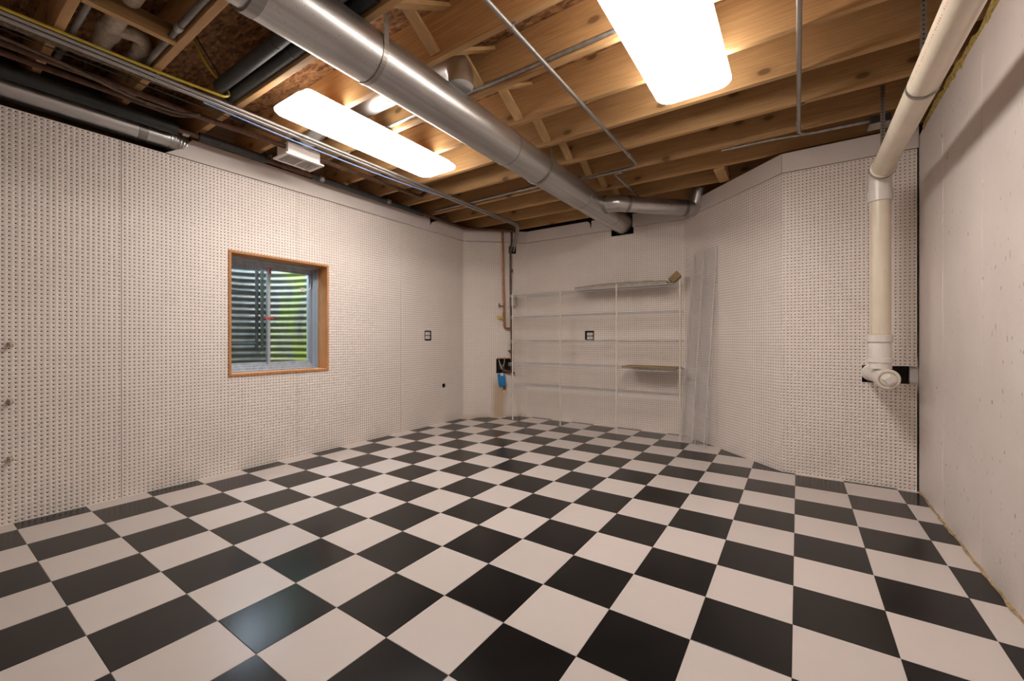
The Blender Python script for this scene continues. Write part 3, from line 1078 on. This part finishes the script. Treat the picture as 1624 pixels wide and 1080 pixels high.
# bundle along the left side
bl = [('outer', -3.080, 2.623, .0115, True), ('middle', -3.108, 2.612, .0115, True), ('inner', -3.140, 2.622, .0095, False)]
for lb, x, z, r, goes in bl:
    pts = [(x, YR + .02, z), (x, 3.06 if goes else 2.3, z)]
    if goes:
        pts += [(x - .02, 3.13, 2.585), (x - .23 + (.02 if lb == 'outer' else 0), 3.285, 2.315)]
    txt = {'outer': 'outermost long conduit of the left bundle, bending down to the corner wall',
           'middle': 'middle long conduit of the left bundle, bending down to the corner wall',
           'inner': 'long conduit of the left bundle nearest the window wall, ending early'}[lb]
    pipe_thing('conduit', pts, r, 'emt', txt, 'conduit', 'left conduit bundle', .06,
               [(x, -.75, z, Y_), (x, .50, z, Y_), (x, 1.74, z, Y_)], couplers=[(x, .02 + (.1 if lb == 'outer' else 0), z, Y_)])
pipe_thing('yellow_cable', [(-3.050, YR + .05, 2.627), (-3.050, -1.3, 2.627), (-3.04, -.80, 2.627), (-3.02, -.60, 2.625), (-2.985, -.43, 2.618), (-3.00, -.40, 2.66), (-2.995, -.54, 2.78), (-3.0, -.60, 2.90)],
           .0075, 'yellow', 'bright yellow cable hanging along the left conduit bundle', 'cable', None, .05)
pipe_thing('black_cable', [(-2.985, -.41, 2.64), (-2.96, -.47, 2.72), (-2.93, -.60, 2.86), (-2.93, -.62, 2.915)], .004, 'blacktape',
           'thin black wire rising to the subfloor beside the yellow cable', 'cable', None, .05)
pipe_thing('blue_cable', [(-3.13, -.5, 2.60), (-3.150, 0.0, 2.592), (-3.145, .45, 2.585), (-3.15, .95, 2.590), (-3.12, 1.60, 2.60), (-3.07, 1.95, 2.63)], .005, 'bluewire',
           'thin blue cable hanging beside the left conduit bundle', 'cable', None, .2)
pipe_thing('black_cable', [(-3.20, -1.5, 2.60), (-3.19, -.6, 2.592), (-3.20, .1, 2.60)], .0035, 'blacktape',
           'thin dark wire sagging beneath the left pipes', 'cable', None, .2)

# pipes along the left wall
pipe_thing('rusty_pipe', [(-3.36, YR + .02, 2.605), (-3.36, -.35, 2.605), (-3.33, -.10, 2.605), (-3.325, 1.55, 2.608), (-3.325, 1.7, 2.75)], .019, 'rust',
           'brown rusty iron pipe under the joists behind the register', 'pipe', 'left wall pipes', .05,
           couplers=[(-3.33, .60, 2.605, Y_)], cl_mat='rust')
pipe_thing('rusty_pipe', [(-3.47, YR + .02, 2.600), (-3.45, -.55, 2.595), (-3.45, -.40, 2.66)], .017, 'rust',
           'short rusty pipe between the black pipe and the thin tube', 'pipe', 'left wall pipes', .05)
pipe_thing('brown_tube', [(-3.26, -1.6, 2.605), (-3.30, -1.10, 2.592), (-3.41, -.78, 2.585), (-3.385, -.55, 2.585), (-3.30, -.46, 2.59)], .009, 'iron',
           'thin dull brown tube slanting between the left rusty pipes', 'pipe', 'left wall pipes', .15,
           couplers=[(-3.40, -.72, 2.585, Y_)], cl_mat='iron')
pipe_thing('wrapped_pipe', [(-3.235, YR + .02, 2.672), (-3.225, -1.18, 2.672), (-3.20, -.62, 2.676)], .040, 'dusty',
           'dusty wrapped pipe in the dark upper left corner', 'pipe', 'left wall pipes', .1, seg=20)
wp = empty('water_main', (-3.67, .3, 2.585), 'long pipe with black foam sleeve running along the left wall top', 'pipe', 'left wall pipes')
wpts = bend([(-3.67, YR + .02, 2.592), (-3.67, -.2, 2.592), (-3.69, .6, 2.590), (-3.70, 2.74, 2.585), (-3.19, 3.235, 2.583)], .10, 8)
MB().tube(wpts, .019, 14).build('tube', 'rust', wp, smooth=True)
MB().tube([(-3.67, YR + .03, 2.592), (-3.67, -.47, 2.592)], .042, 20).build('foam_sleeve', 'blackpipe', wp, smooth=True)
MB().tube([(-3.67, -.34, 2.592), (-3.672, .05, 2.592), (-3.675, .14, 2.592)], .032, 20).build('foam_sleeve', 'black', wp, smooth=True)
MB().tube([(-3.693, .55, 2.590), (-3.70, 1.95, 2.586)], .027, 20).build('foam_sleeve', 'black', wp, smooth=True)
for y in (-.44, .62, 1.40):
    MB().lathe([(0, .022), (.004, .026), (.04, .026), (.044, .022)], (-3.68, y, 2.591), Y_, 14).build('coupling', 'emt', wp, smooth=True)
for y in (.18, .9, 1.7, 2.3):
    MB().tube([(-3.715, y, 2.60), (-3.715, y, JB), (-3.665, y, JB), (-3.665, y, 2.60)], .003, 6).build('hook', 'emt', wp)

# black sleeved pipes between two joists
for y, lb, ln in ((-.362, 'front', -3.10), (-.452, 'rear', -3.02)):
    e_ = empty('sleeved_pipe', (-2.4, y, 2.69), lb + ' of two black sleeved pipes between joists beside the duct', 'pipe', 'black sleeved pipes')
    MB().tube([(ln, y, 2.688), (-1.60, y, 2.688)], .037, 20).build('sleeve', 'black', e_, smooth=True)
    MB().lathe([(0, .0365), (.004, .0385), (.014, .0385), (.018, .0365)], (-2.32, y, 2.688), X_, 20).build('seam', 'blacktape', e_, smooth=True)

# pvc drain in the upper left
pd = empty('bath_drain', (-2.9, -.95, 2.73), 'cream pvc drain with trap elbow in the upper left joist bay', 'pipe')
MB().tube([(-2.35, -.965, 2.76), (-3.28, -.965, 2.735)], .044, 22).build('tube', 'pvcdusty', pd, smooth=True)
MB().lathe([(0, .045), (.003, .052), (.085, .052), (.088, .045)], (-2.99, -.965, 2.742), (-1, 0, -.02), 22).build('hub', 'pvcdusty', pd, smooth=True)
MB().tube(bend([(-3.00, -.95, 2.742), (-2.96, -.855, 2.742), (-3.02, -.82, 2.735), (-3.30, -.82, 2.72)], .07, 8), .036, 20).build('elbow', 'pvcdusty', pd, smooth=True)
MB().lathe([(0, .037), (.003, .043), (.05, .043), (.053, .037)], (-3.03, -.82, 2.734), (-1, 0, -.04), 20).build('hub', 'pvcdusty', pd, smooth=True)
pd2 = empty('pvc_bend', (-2.40, -.85, 2.78), 'pale pvc bend at the top edge above a grey conduit', 'pipe')
MB().tube(bend([(-2.10, -.93, 2.80), (-2.33, -.92, 2.79), (-2.44, -.86, 2.83), (-2.45, -.85, 2.92)], .10, 8), .050, 22).build('tube', 'pvc', pd2, smooth=True)
pipe_thing('conduit', [(-1.95, JY[5] - .062, 2.662), (-3.10, JY[5] - .062, 2.662), (-3.17, JY[5] - .09, 2.672), (-3.22, JY[5] - .16, 2.70)], .0155, 'emtdark',
           'thick grey conduit beside the second joist in upper left', 'conduit', 'ceiling conduits', .08, couplers=[(-2.60, JY[5] - .062, 2.662, X_)])
pipe_thing('conduit', [(-2.3, JY[4] + .03, 2.662), (-3.45, JY[4] + .03, 2.662)], .0145, 'emtdark',
           'thick grey conduit beside the first joist in upper left', 'conduit', 'ceiling conduits', .08)

# ------------------------------------------------------------------ big pvc drain on the right
PX, PYv, PZ, PR = .476, 2.135, 2.205, .0575
pv = empty('drain_pipe', (PX, PYv, .82), 'large cream pvc drain pipe running overhead and down the end wall', 'pipe')
MB().tube([(PX, YR + .02, PZ + .02), (PX, PYv - .10, PZ)], PR, 40).build('horizontal_run', 'pvc', pv, smooth=True)
MB().tube([(PX, PYv, PZ - .17), (PX, PYv, 1.06)], PR, 40).build('vertical_run', 'pvc', pv, smooth=True)
MB().tube(bend([(PX, PYv - .125, PZ), (PX, PYv, PZ), (PX, PYv, PZ - .14)], .115, 12), PR + .004, 40).build('upper_elbow', 'pvcwhite', pv, smooth=True)
MB().lathe([(0, PR), (.004, PR + .010), (.05, PR + .010), (.056, PR)], (PX, PYv - .135, PZ), Y_, 40).build('hub', 'pvc', pv, smooth=True)
MB().lathe([(0, PR), (.004, PR + .010), (.075, PR + .010), (.08, PR)], (PX, PYv, PZ - .195), (0, 0, 1), 40).build('hub', 'pvcwhite', pv, smooth=True)
MB().lathe([(0, PR), (.004, PR + .009), (.05, PR + .009), (.054, PR + .002)], (PX, PYv, 1.062), (0, 0, 1), 40).build('hub', 'pvcwhite', pv, smooth=True)
MB().lathe([(0, PR + .001), (.003, PR + .003), (.006, PR + .001)], (PX, PYv, 1.114), (0, 0, 1), 40).build('cement_line', 'glue', pv, smooth=True)
MB().lathe([(0, PR + .004), (.09, PR + .004), (.16, PR + .002), (.18, PR - .004)], (PX, PYv, .885), (0, 0, 1), 40).build('lower_fitting', 'pvcwhite', pv, smooth=True)
MB().lathe([(0, PR + .004), (.003, PR + .011), (.03, PR + .011), (.033, PR + .005)], (PX, PYv, .925), (0, 0, 1), 40).build('hub', 'pvcwhite', pv, smooth=True)
tz = .832
MB().tube([(PX + .012, PYv - .15, tz - .005), (PX - .01, YE + .10, tz + .008)], PR - .004, 36).build('tee_run', 'pvcwhite', pv, smooth=True)
MB().lathe([(0, PR), (.004, PR + .006), (.03, PR + .006), (.034, PR)], (PX - .002, YE - .02, tz + .004), Y_, 36).build('hub', 'pvcwhite', pv, smooth=True)
cy_ = PYv - .185
cax = Vector((.16, -1, -.10)).normalized()
cc = Vector((PX + .020, cy_ + .035, tz - .008))
cl = MB().lathe([(-.06, PR - .004), (-.03, PR + .007), (.0, PR + .007), (.006, PR + .003), (.006, PR - .008), (.0, PR - .010), (.0, .001)], cc, cax, 40).build('cleanout_ring', 'pvcwhite', pv, smooth=True)
MB().lathe([(0, PR + .005), (.003, PR + .009), (.006, PR + .005)], cc - cax * .004, cax, 40).build('cement_line', 'glue', pv, smooth=True)
MB().lathe([(0, PR - .016), (.005, PR - .018), (.007, PR - .026)], cc + cax * .001, cax, 36).build('cleanout_plug', 'pvcwhite', pv, smooth=True)
rot = cax.to_track_quat('Z', 'X').to_matrix().to_4x4()
rot = Matrix.Translation(cc + cax * .006) @ rot @ Matrix.Rotation(math.radians(38), 4, 'Z')
MB().bbox((-.023, -.023, 0), (.023, .023, .026), .003, rot).build('square_lug', 'pvcwhite', pv)
# faint red print rows
def print_row(base, step, n, perp, nm):
    mb = MB()
    for i in range(n):
        if i % 13 in (5, 12): continue
        p = Vector(base) + Vector(step) * i
        L_ = Vector(step) * random.uniform(.35, .65)
        w_ = Vector(perp) * random.uniform(.5, 1.0)
        mb.add([p, p + L_ * .35, p + L_ * .35 + w_, p + w_], [(0, 1, 2, 3)])
        if i % 3:
            mb.add([p + w_ * .4, p + L_ + w_ * .4, p + L_ + w_ * .62, p + w_ * .62], [(0, 1, 2, 3)])
    mb.build(nm, 'redprint', pv)['kind'] = 'stuff'
av = math.radians(218)
pr = Vector((math.cos(av), math.sin(av), 0)) * (PR + .0006)
print_row((PX + pr.x, PYv + pr.y, 2.02), (0, 0, -.013), 70, (math.sin(av) * .006, -math.cos(av) * .006, 0), 'print_row')
ah = math.radians(206)
pr = Vector((math.cos(ah), 0, math.sin(ah))) * (PR + .0006)
print_row((PX + pr.x, .30, PZ + .007 + pr.z), (0, .016, 0), 105, (math.sin(ah) * .009, 0, -math.cos(ah) * .009), 'print_row')
# perforated hanger straps
def pvc_strap(y, ring):
    n = 30
    R_ = PR + (.0125 if ring else .002)
    path = []
    for k in range(n + 1):
        a = math.radians(95) + math.radians(350) * k / n
        path.append((PX + R_ * math.cos(a), PZ + R_ * math.sin(a)))
    v, f = [], []
    for x, z in path:
        v += [(x, y - .010, z), (x, y + .010, z)]
    for i in range(n):
        f.append((2 * i, 2 * i + 1, 2 * i + 3, 2 * i + 2))
    o = finish('hanger_loop', v, f, 'strap', pv)
    md = o.modifiers.new('s', 'SOLIDIFY')
    md.thickness = .0015
    o = MB().box((PX - .012, y - .0008, PZ + R_ - .004), (PX + .012, y + .0008, JB + .11)).build('hanger_strap', 'strap', pv)
    mb = MB()
    for k in range(22):
        z = PZ + R_ + .02 + k * .021
        mb.lathe([(0, .004), (.0012, .004)], (PX, y - .0006, z), (0, -1, 0), 8)
        mb.lathe([(0, .004), (.0012, .004)], (PX, y + .0006, z), (0, 1, 0), 8)
    mb.build('strap_hole', 'dark', o)['kind'] = 'stuff'
pvc_strap(.945, False)
pvc_strap(PYv - .11, True)

# ------------------------------------------------------------------ plumbing on the corner wall
cr = empty('copper_riser', onL(uL((-3.394, 3.181)), .035, 1.2), 'copper pipe dropping down the corner wall to a tee', 'pipe')
uc, ui = uL((-3.394, 3.181)) - .008, uL((-3.318, 3.252)) + .0
MB().tube(bend([onL(uc - .006, .04, 2.58), onL(uc, .04, 2.0), onL(uc + .022, .04, 1.235), onL(ui, .04, 1.235)], .045, 6), .0145, 14).build('tube', 'copper', cr, smooth=True)
MB().lathe([(0, .018), (.05, .018)], onL(uc + .014, .04, 1.40), (0, 0, 1), 12).build('valve_body', 'brass', cr, smooth=True)
MB().tube([onL(uc + .01, .04, 1.545), onL(uc - .055, .05, 1.555)], .007, 8).build('valve_stem', 'iron', cr, smooth=True)
MB().tube([onL(uc - .055, .05, 1.525), onL(uc - .055, .05, 1.585)], .008, 8).build('valve_handle', 'iron', cr, smooth=True)
tg = empty('yellow_tag', onL(uc - .05, .055, 1.40), 'small yellow tag hanging at the copper valve', 'tag')
mtx = Matrix.Translation(Vector(onL(uc - .045, .06, 1.385))) @ Matrix.Rotation(math.atan2(dL.y, dL.x), 4, 'Z') @ Matrix.Rotation(.12, 4, 'Y')
MB().bbox((-.042, -.003, -.014), (.042, .003, .024), .003, mtx).build('plate', 'yellowtag', tg)
MB().tube([onL(uc + .012, .05, 1.42), onL(uc - .02, .058, 1.40)], .002, 6).build('string', 'whitepaint', tg)
ir = empty('iron_riser', onL(ui, .04, .62), 'dark iron water pipe dropping down the corner wall', 'pipe')
MB().tube(bend([onL(ui + .01, .04, 2.575), onL(ui + .010, .04, 2.42), onL(ui - .006, .04, 2.36), onL(ui - .004, .04, 1.8), onL(ui + .010, .04, 1.0), onL(ui + .012, .04, .62)], .05, 5), .0145, 14).build('tube', 'iron', ir, smooth=True)
for z, r in ((.90, .026), (1.22, .021), (2.02, .020), (.62, .021)):
    MB().lathe([(0, r - .004), (.006, r), (.034, r), (.04, r - .004)], onL(ui + .008, .04, z), (0, 0, 1), 12).build('fitting', 'iron', ir, smooth=True)
MB().tube([onL(ui + .01, .04, .62), onL(ui + .05, .05, .615)], .014, 10).build('stub', 'iron', ir, smooth=True)
MB().tube([onL(ui + .01, .04, .915), onL(ui - .045, .05, .925)], .008, 8).build('valve_stem', 'iron', ir, smooth=True)
gb = empty('conduit_box', onL(ui + .025, .06, 1.62), 'narrow grey electrical box mounted on the iron pipe', 'electrical box')
mtx = Matrix.Translation(Vector(onL(ui + .034, .06, 1.622))) @ Matrix.Rotation(math.atan2(dL.y, dL.x), 4, 'Z')
MB().bbox((-.036, -.022, -.075), (.036, .022, .075), .004, mtx).build('body', 'boxgrey', gb)
MB().bbox((-.030, -.027, -.068), (.030, -.022, .068), .002, mtx).build('cover', 'boxgrey', gb)
# meter niche parts
mt = empty('water_meter', onL(.56, .0, .66), 'dark water meter valves inside the wall niche', 'meter')
MB().lathe([(0, .03), (.02, .045), (.06, .045), (.08, .03)], onL(.545, -.045, .65), (0, 0, 1), 18).build('body', 'iron', mt, smooth=True)
MB().tube(bend([onL(.50, -.04, .80), onL(.515, .0, .72), onL(.545, .0, .67)], .04), .010, 10).build('inlet', 'boxgrey', mt, smooth=True)
MB().tube(bend([onL(.575, .0, .84), onL(.575, .0, .76), onL(.555, -.01, .70)], .04), .008, 10).build('outlet', 'boxgrey', mt, smooth=True)
MB().tube([onL(.54, .02, .655), onL(.655, .035, .625)], .024, 12).build('coupling', 'rust', mt, smooth=True)
mtx = Matrix.Translation(Vector(onL(.56, .0, .822))) @ Matrix.Rotation(math.atan2(dL.y, dL.x), 4, 'Z')
ns = empty('niche_ledge', onL(.56, .0, .822), 'thin wooden strip over the meter niche', 'wood strip')
MB().bbox((-.085, -.014, -.008), (.085, .0, .008), .002, mtx).build('strip', 'block', ns)
bt = empty('blue_pad', onL(.535, .03, .52), 'bright blue plastic pad hanging below the meter niche', 'plastic pad')
mtx = Matrix.Translation(Vector(onL(.532, .035, .522))) @ Matrix.Rotation(math.atan2(dL.y, dL.x), 4, 'Z') @ Matrix.Rotation(-.12, 4, 'Y')
MB().bbox((-.052, -.016, -.09), (.052, .016, .09), .014, mtx).build('pad', 'blue', bt, smooth=True)
MB().bbox((-.012, -.019, .055), (.030, .018, .095), .006, mtx).build('clip', 'whitepaint', bt, smooth=True)
hb = empty('drain_spigot', onL(.565, .03, .40), 'small rusty spigot below the blue pad', 'spigot')
MB().tube(bend([onL(.565, -.0, .47), onL(.565, .035, .46), onL(.563, .035, .36)], .02), .010, 10).build('tube', 'rust', hb, smooth=True)
MB().tube([onL(.590, .03, .47), onL(.585, .03, .385)], .006, 8).build('drip_tube', 'brass', hb, smooth=True)
MB().lathe([(0, .014), (.035, .016)], onL(.568, .035, .345), (0, 0, 1), 10).build('nozzle', 'whitepaint', hb, smooth=True)

# ------------------------------------------------------------------ outlets and hooks
def outlet(name, c, ax, lab):
    e_ = empty(name, tuple(c), lab, 'outlet', 'wall outlets')
    c = Vector(c)
    ax = Vector(ax)                     # along the wall
    nn = ax.cross(Vector((0, 0, 1)))    # towards the room
    rotm = Matrix((ax, -nn, Vector((0, 0, 1)))).transposed().to_4x4()
    mt_ = Matrix.Translation(c) @ rotm
    MB().box((-.056, .0, -.056), (.056, .03, -.048), mt_).box((-.056, 0, .048), (.056, .03, .056), mt_).box((-.056, 0, -.048), (-.048, .03, .048), mt_).box((.048, 0, -.048), (.056, .03, .048), mt_).build('box_rim', 'boxdark', e_)
    for z in (-.024, .024):
        r_ = MB().bbox((-.040, .004, z - .019), (.040, .028, z + .019), .003, mt_).build('receptacle', 'whitepaint', e_)
        MB().box((-.010, .002, z - .004), (-.006, .006, z + .006), mt_).box((.006, .002, z - .004), (.010, .006, z + .006), mt_).build('slot', 'dark', r_)
outlet('outlet', (XL + .003, 2.131, 1.132), (0, 1, 0), 'recessed double outlet on the left wall past the window')
outlet('outlet', (-2.192, YB - .003, 1.127), (1, 0, 0), 'recessed outlet on the back wall behind the shelving')
for z, lb in ((1.05, 'top'), (.717, 'middle'), (.381, 'lowest')):
    h = empty('peg_hook', (XL, -1.23, z), lb + ' of three small pegboard clips at the left edge', 'hook', 'pegboard clips')
    MB().bbox((XL, -1.242, z - .014), (XL + .012, -1.222, z + .018), .003).build('plate', 'clip', h)
    MB().tube(bend([(XL + .008, -1.232, z + .01), (XL + .032, -1.232, z + .008), (XL + .036, -1.232, z - .012)], .012), .005, 8).build('peg', 'clip', h, smooth=True)
    MB().tube(bend([(XL + .008, -1.226, z - .008), (XL + .024, -1.224, z - .008), (XL + .026, -1.224, z + .004)], .01), .004, 8).build('peg', 'clip', h, smooth=True)

# ------------------------------------------------------------------ wire shelving
def wires(mb, pts, r=.0017, seg=5):
    mb.tube(pts, r, seg, caps=False)
SY0, SY1 = 3.105, 3.398
def wall_shelf(z, xa, xb, lab, drop=.03):
    e_ = empty('wire_shelf', ((xa + xb) / 2, SY1, z), lab, 'wire shelf', 'wall shelving')
    mb = MB()
    n = int((xb - xa) / .0254)
    for i in range(n + 1):
        x = xa + (xb - xa) * i / n
        yb_ = min(SY1, SY1 if x > -3.14 else 3.41 + (x + 3.15) * .94 - .015)
        wires(mb, [(x, yb_, z), (x, SY0 + .004, z), (x, SY0, z - .006), (x, SY0, z - drop)], .0019, 4)
    mb.build('deck_wires', 'wire', e_)
    for y, zz, nm in ((SY0, z - .003, 'front_rod'), (SY0, z - drop, 'lip_rod'), ((SY0 + SY1) / 2, z - .004, 'middle_rod'), (SY1 - .004, z - .004, 'back_rod')):
        x0_ = xa if y < 3.3 else max(xa, -3.14)
        MB().tube([(x0_, y, zz), (xb, y, zz)], .0032, 8).build(nm, 'wire', e_, smooth=True)
    for x in np.linspace(xa + .25, xb - .06, 6):
        MB().bbox((x - .008, SY1 - .006, z - .012), (x + .008, SY1 + .010, z + .008), .002).build('wall_clip', 'wire', e_)
    return e_
ZS = [1.690, 1.398, 1.072, .762, .466]
nmz = ['top', 'second from top', 'middle', 'second from bottom', 'bottom']
for z, nm_ in zip(ZS, nmz):
    wall_shelf(z, -3.25, -1.05, nm_ + ' white wire shelf of the back wall shelving')
wh = ['leftmost', 'second from left', 'third from left', 'rightmost']
for x, nm_ in zip((-3.175, -2.452, -1.722, -1.022), wh):
    e_ = empty('support_pole', (x, SY0 - .012, 0), nm_ + ' white upright pole carrying the wall wire shelves', 'pole', 'shelf poles')
    MB().tube([(x, SY0 - .012, .012), (x, SY0 - .012, 1.716)], .0085, 10).build('shaft', 'pole', e_, smooth=True)
    MB().lathe([(0, .012), (.004, .013), (.016, .010)], (x, SY0 - .012, 0), (0, 0, 1), 12).build('foot', 'pole', e_, smooth=True)
    MB().lathe([(0, .0085), (.006, .0085), (.010, .004)], (x, SY0 - .012, 1.714), (0, 0, 1), 12).build('cap', 'pole', e_, smooth=True)
    for z in ZS:
        MB().bbox((x - .010, SY0 - .014, z - .036), (x + .010, SY0 + .006, z + .004), .002).build('shelf_clip', 'pole', e_)

# leaning loose shelves
bd_ = Vector((.77, -.637, 0)).normalized()
def lean(k, lab):
    nrm = Vector((nR.x, nR.y, 0))
    P0 = Vector((-1.000, 3.145, .0)) + nrm * (.028 * k)
    Tq = Vector((-.893, 3.268, 2.010)) + nrm * (.012 + .028 * k)
    ldir = (Tq - P0).normalized()
    wdir = bd_
    face = wdir.cross(ldir).normalized()
    if face.dot(nrm) < 0: face = -face
    Ln, Wd = 2.02 - .012 * k, .345
    e_ = empty('loose_wire_shelf', tuple(P0 + wdir * Wd / 2), lab, 'wire shelf', 'leaning wire shelves')
    O = P0 + ldir * .004
    mb = MB()
    n = int(Ln / .0254)
    L0, L1, s_ = (0, Wd, 1) if k == 0 else (Wd, 0, -1)     # lip on opposite sides: the two shelves lie face to face
    for i in range(n + 1):
        a = O + ldir * (Ln * i / n)
        wires(mb, [a + wdir * L0, a + wdir * (L1 - .004 * s_), a + wdir * L1 + face * .006 * s_, a + wdir * L1 + face * .032 * s_], .0022, 4)
    mb.build('deck_wires', 'wire', e_)
    for w_, h_, nm in ((L0, 0, 'back_rod'), (Wd * .5, -.005 * s_, 'middle_rod'), (L1, .002 * s_, 'front_rod'), (L1, .032 * s_, 'lip_rod')):
        a = O + wdir * w_ + face * h_
        MB().tube([a, a + ldir * Ln], .0046, 8).build(nm, 'wire', e_, smooth=True)
for k, lb in enumerate(('rear', 'front')):
    lean(k, lb + ' of two loose wire shelves leaning on the angled wall')

# things on the shelves
e_ = empty('wrapped_boards', (-1.7, 3.24, ZS[0]), 'long flat boards in cloudy plastic lying on the top shelf', 'boards')
v, f = [], []
n = 28
for i in range(n + 1):
    x = -2.27 + 1.10 * i / n
    h = .055 * (1 - .35 * abs(2 * i / n - 1) ** 3) + random.uniform(-.004, .004)
    j = random.uniform(-.005, .005)
    ya, yb2 = 3.125 + j, 3.36 + j
    zz = ZS[0] + .0025
    v += [(x, ya, zz), (x, ya - .004, zz + h * .5), (x, ya + .02, zz + h), (x, yb2 - .02, zz + h), (x, yb2, zz + h * .5), (x, yb2, zz)]
for i in range(n):
    for k in range(6):
        k2 = (k + 1) % 6
        f.append((i * 6 + k, i * 6 + k2, (i + 1) * 6 + k2, (i + 1) * 6 + k))
f += [tuple(range(6)), tuple(n * 6 + k for k in range(6))]
finish('wrap', v, f, 'film', e_, None, True)
MB().bbox((-2.285, 3.15, ZS[0] + .004), (-1.19, 3.34, ZS[0] + .022), .003).build('board', 'plank', e_)
e_ = empty('wood_block', (-1.10, 3.24, ZS[0] + .06), 'brown grooved wood block tilted on the top shelf corner', 'wood block')
mtx = Matrix.Translation(Vector((-1.105, 3.23, ZS[0] + .074))) @ Matrix.Rotation(math.radians(-44), 4, 'Y') @ Matrix.Rotation(.25, 4, 'Z')
for k in range(3):
    MB().bbox((-.058, -.05, -.036 + k * .024), (.058, .05, -.014 + k * .024), .002, mtx).build('layer', 'card', e_)
e_ = mesh1('shelf_plank', MB().bbox((-1.66, 3.085, ZS[3] + .002), (-1.065, 3.385, ZS[3] + .016), .002), 'plank',
           'thin brown plank lying on the second lowest wire shelf', 'plank', (-1.36, 3.24, ZS[3]))
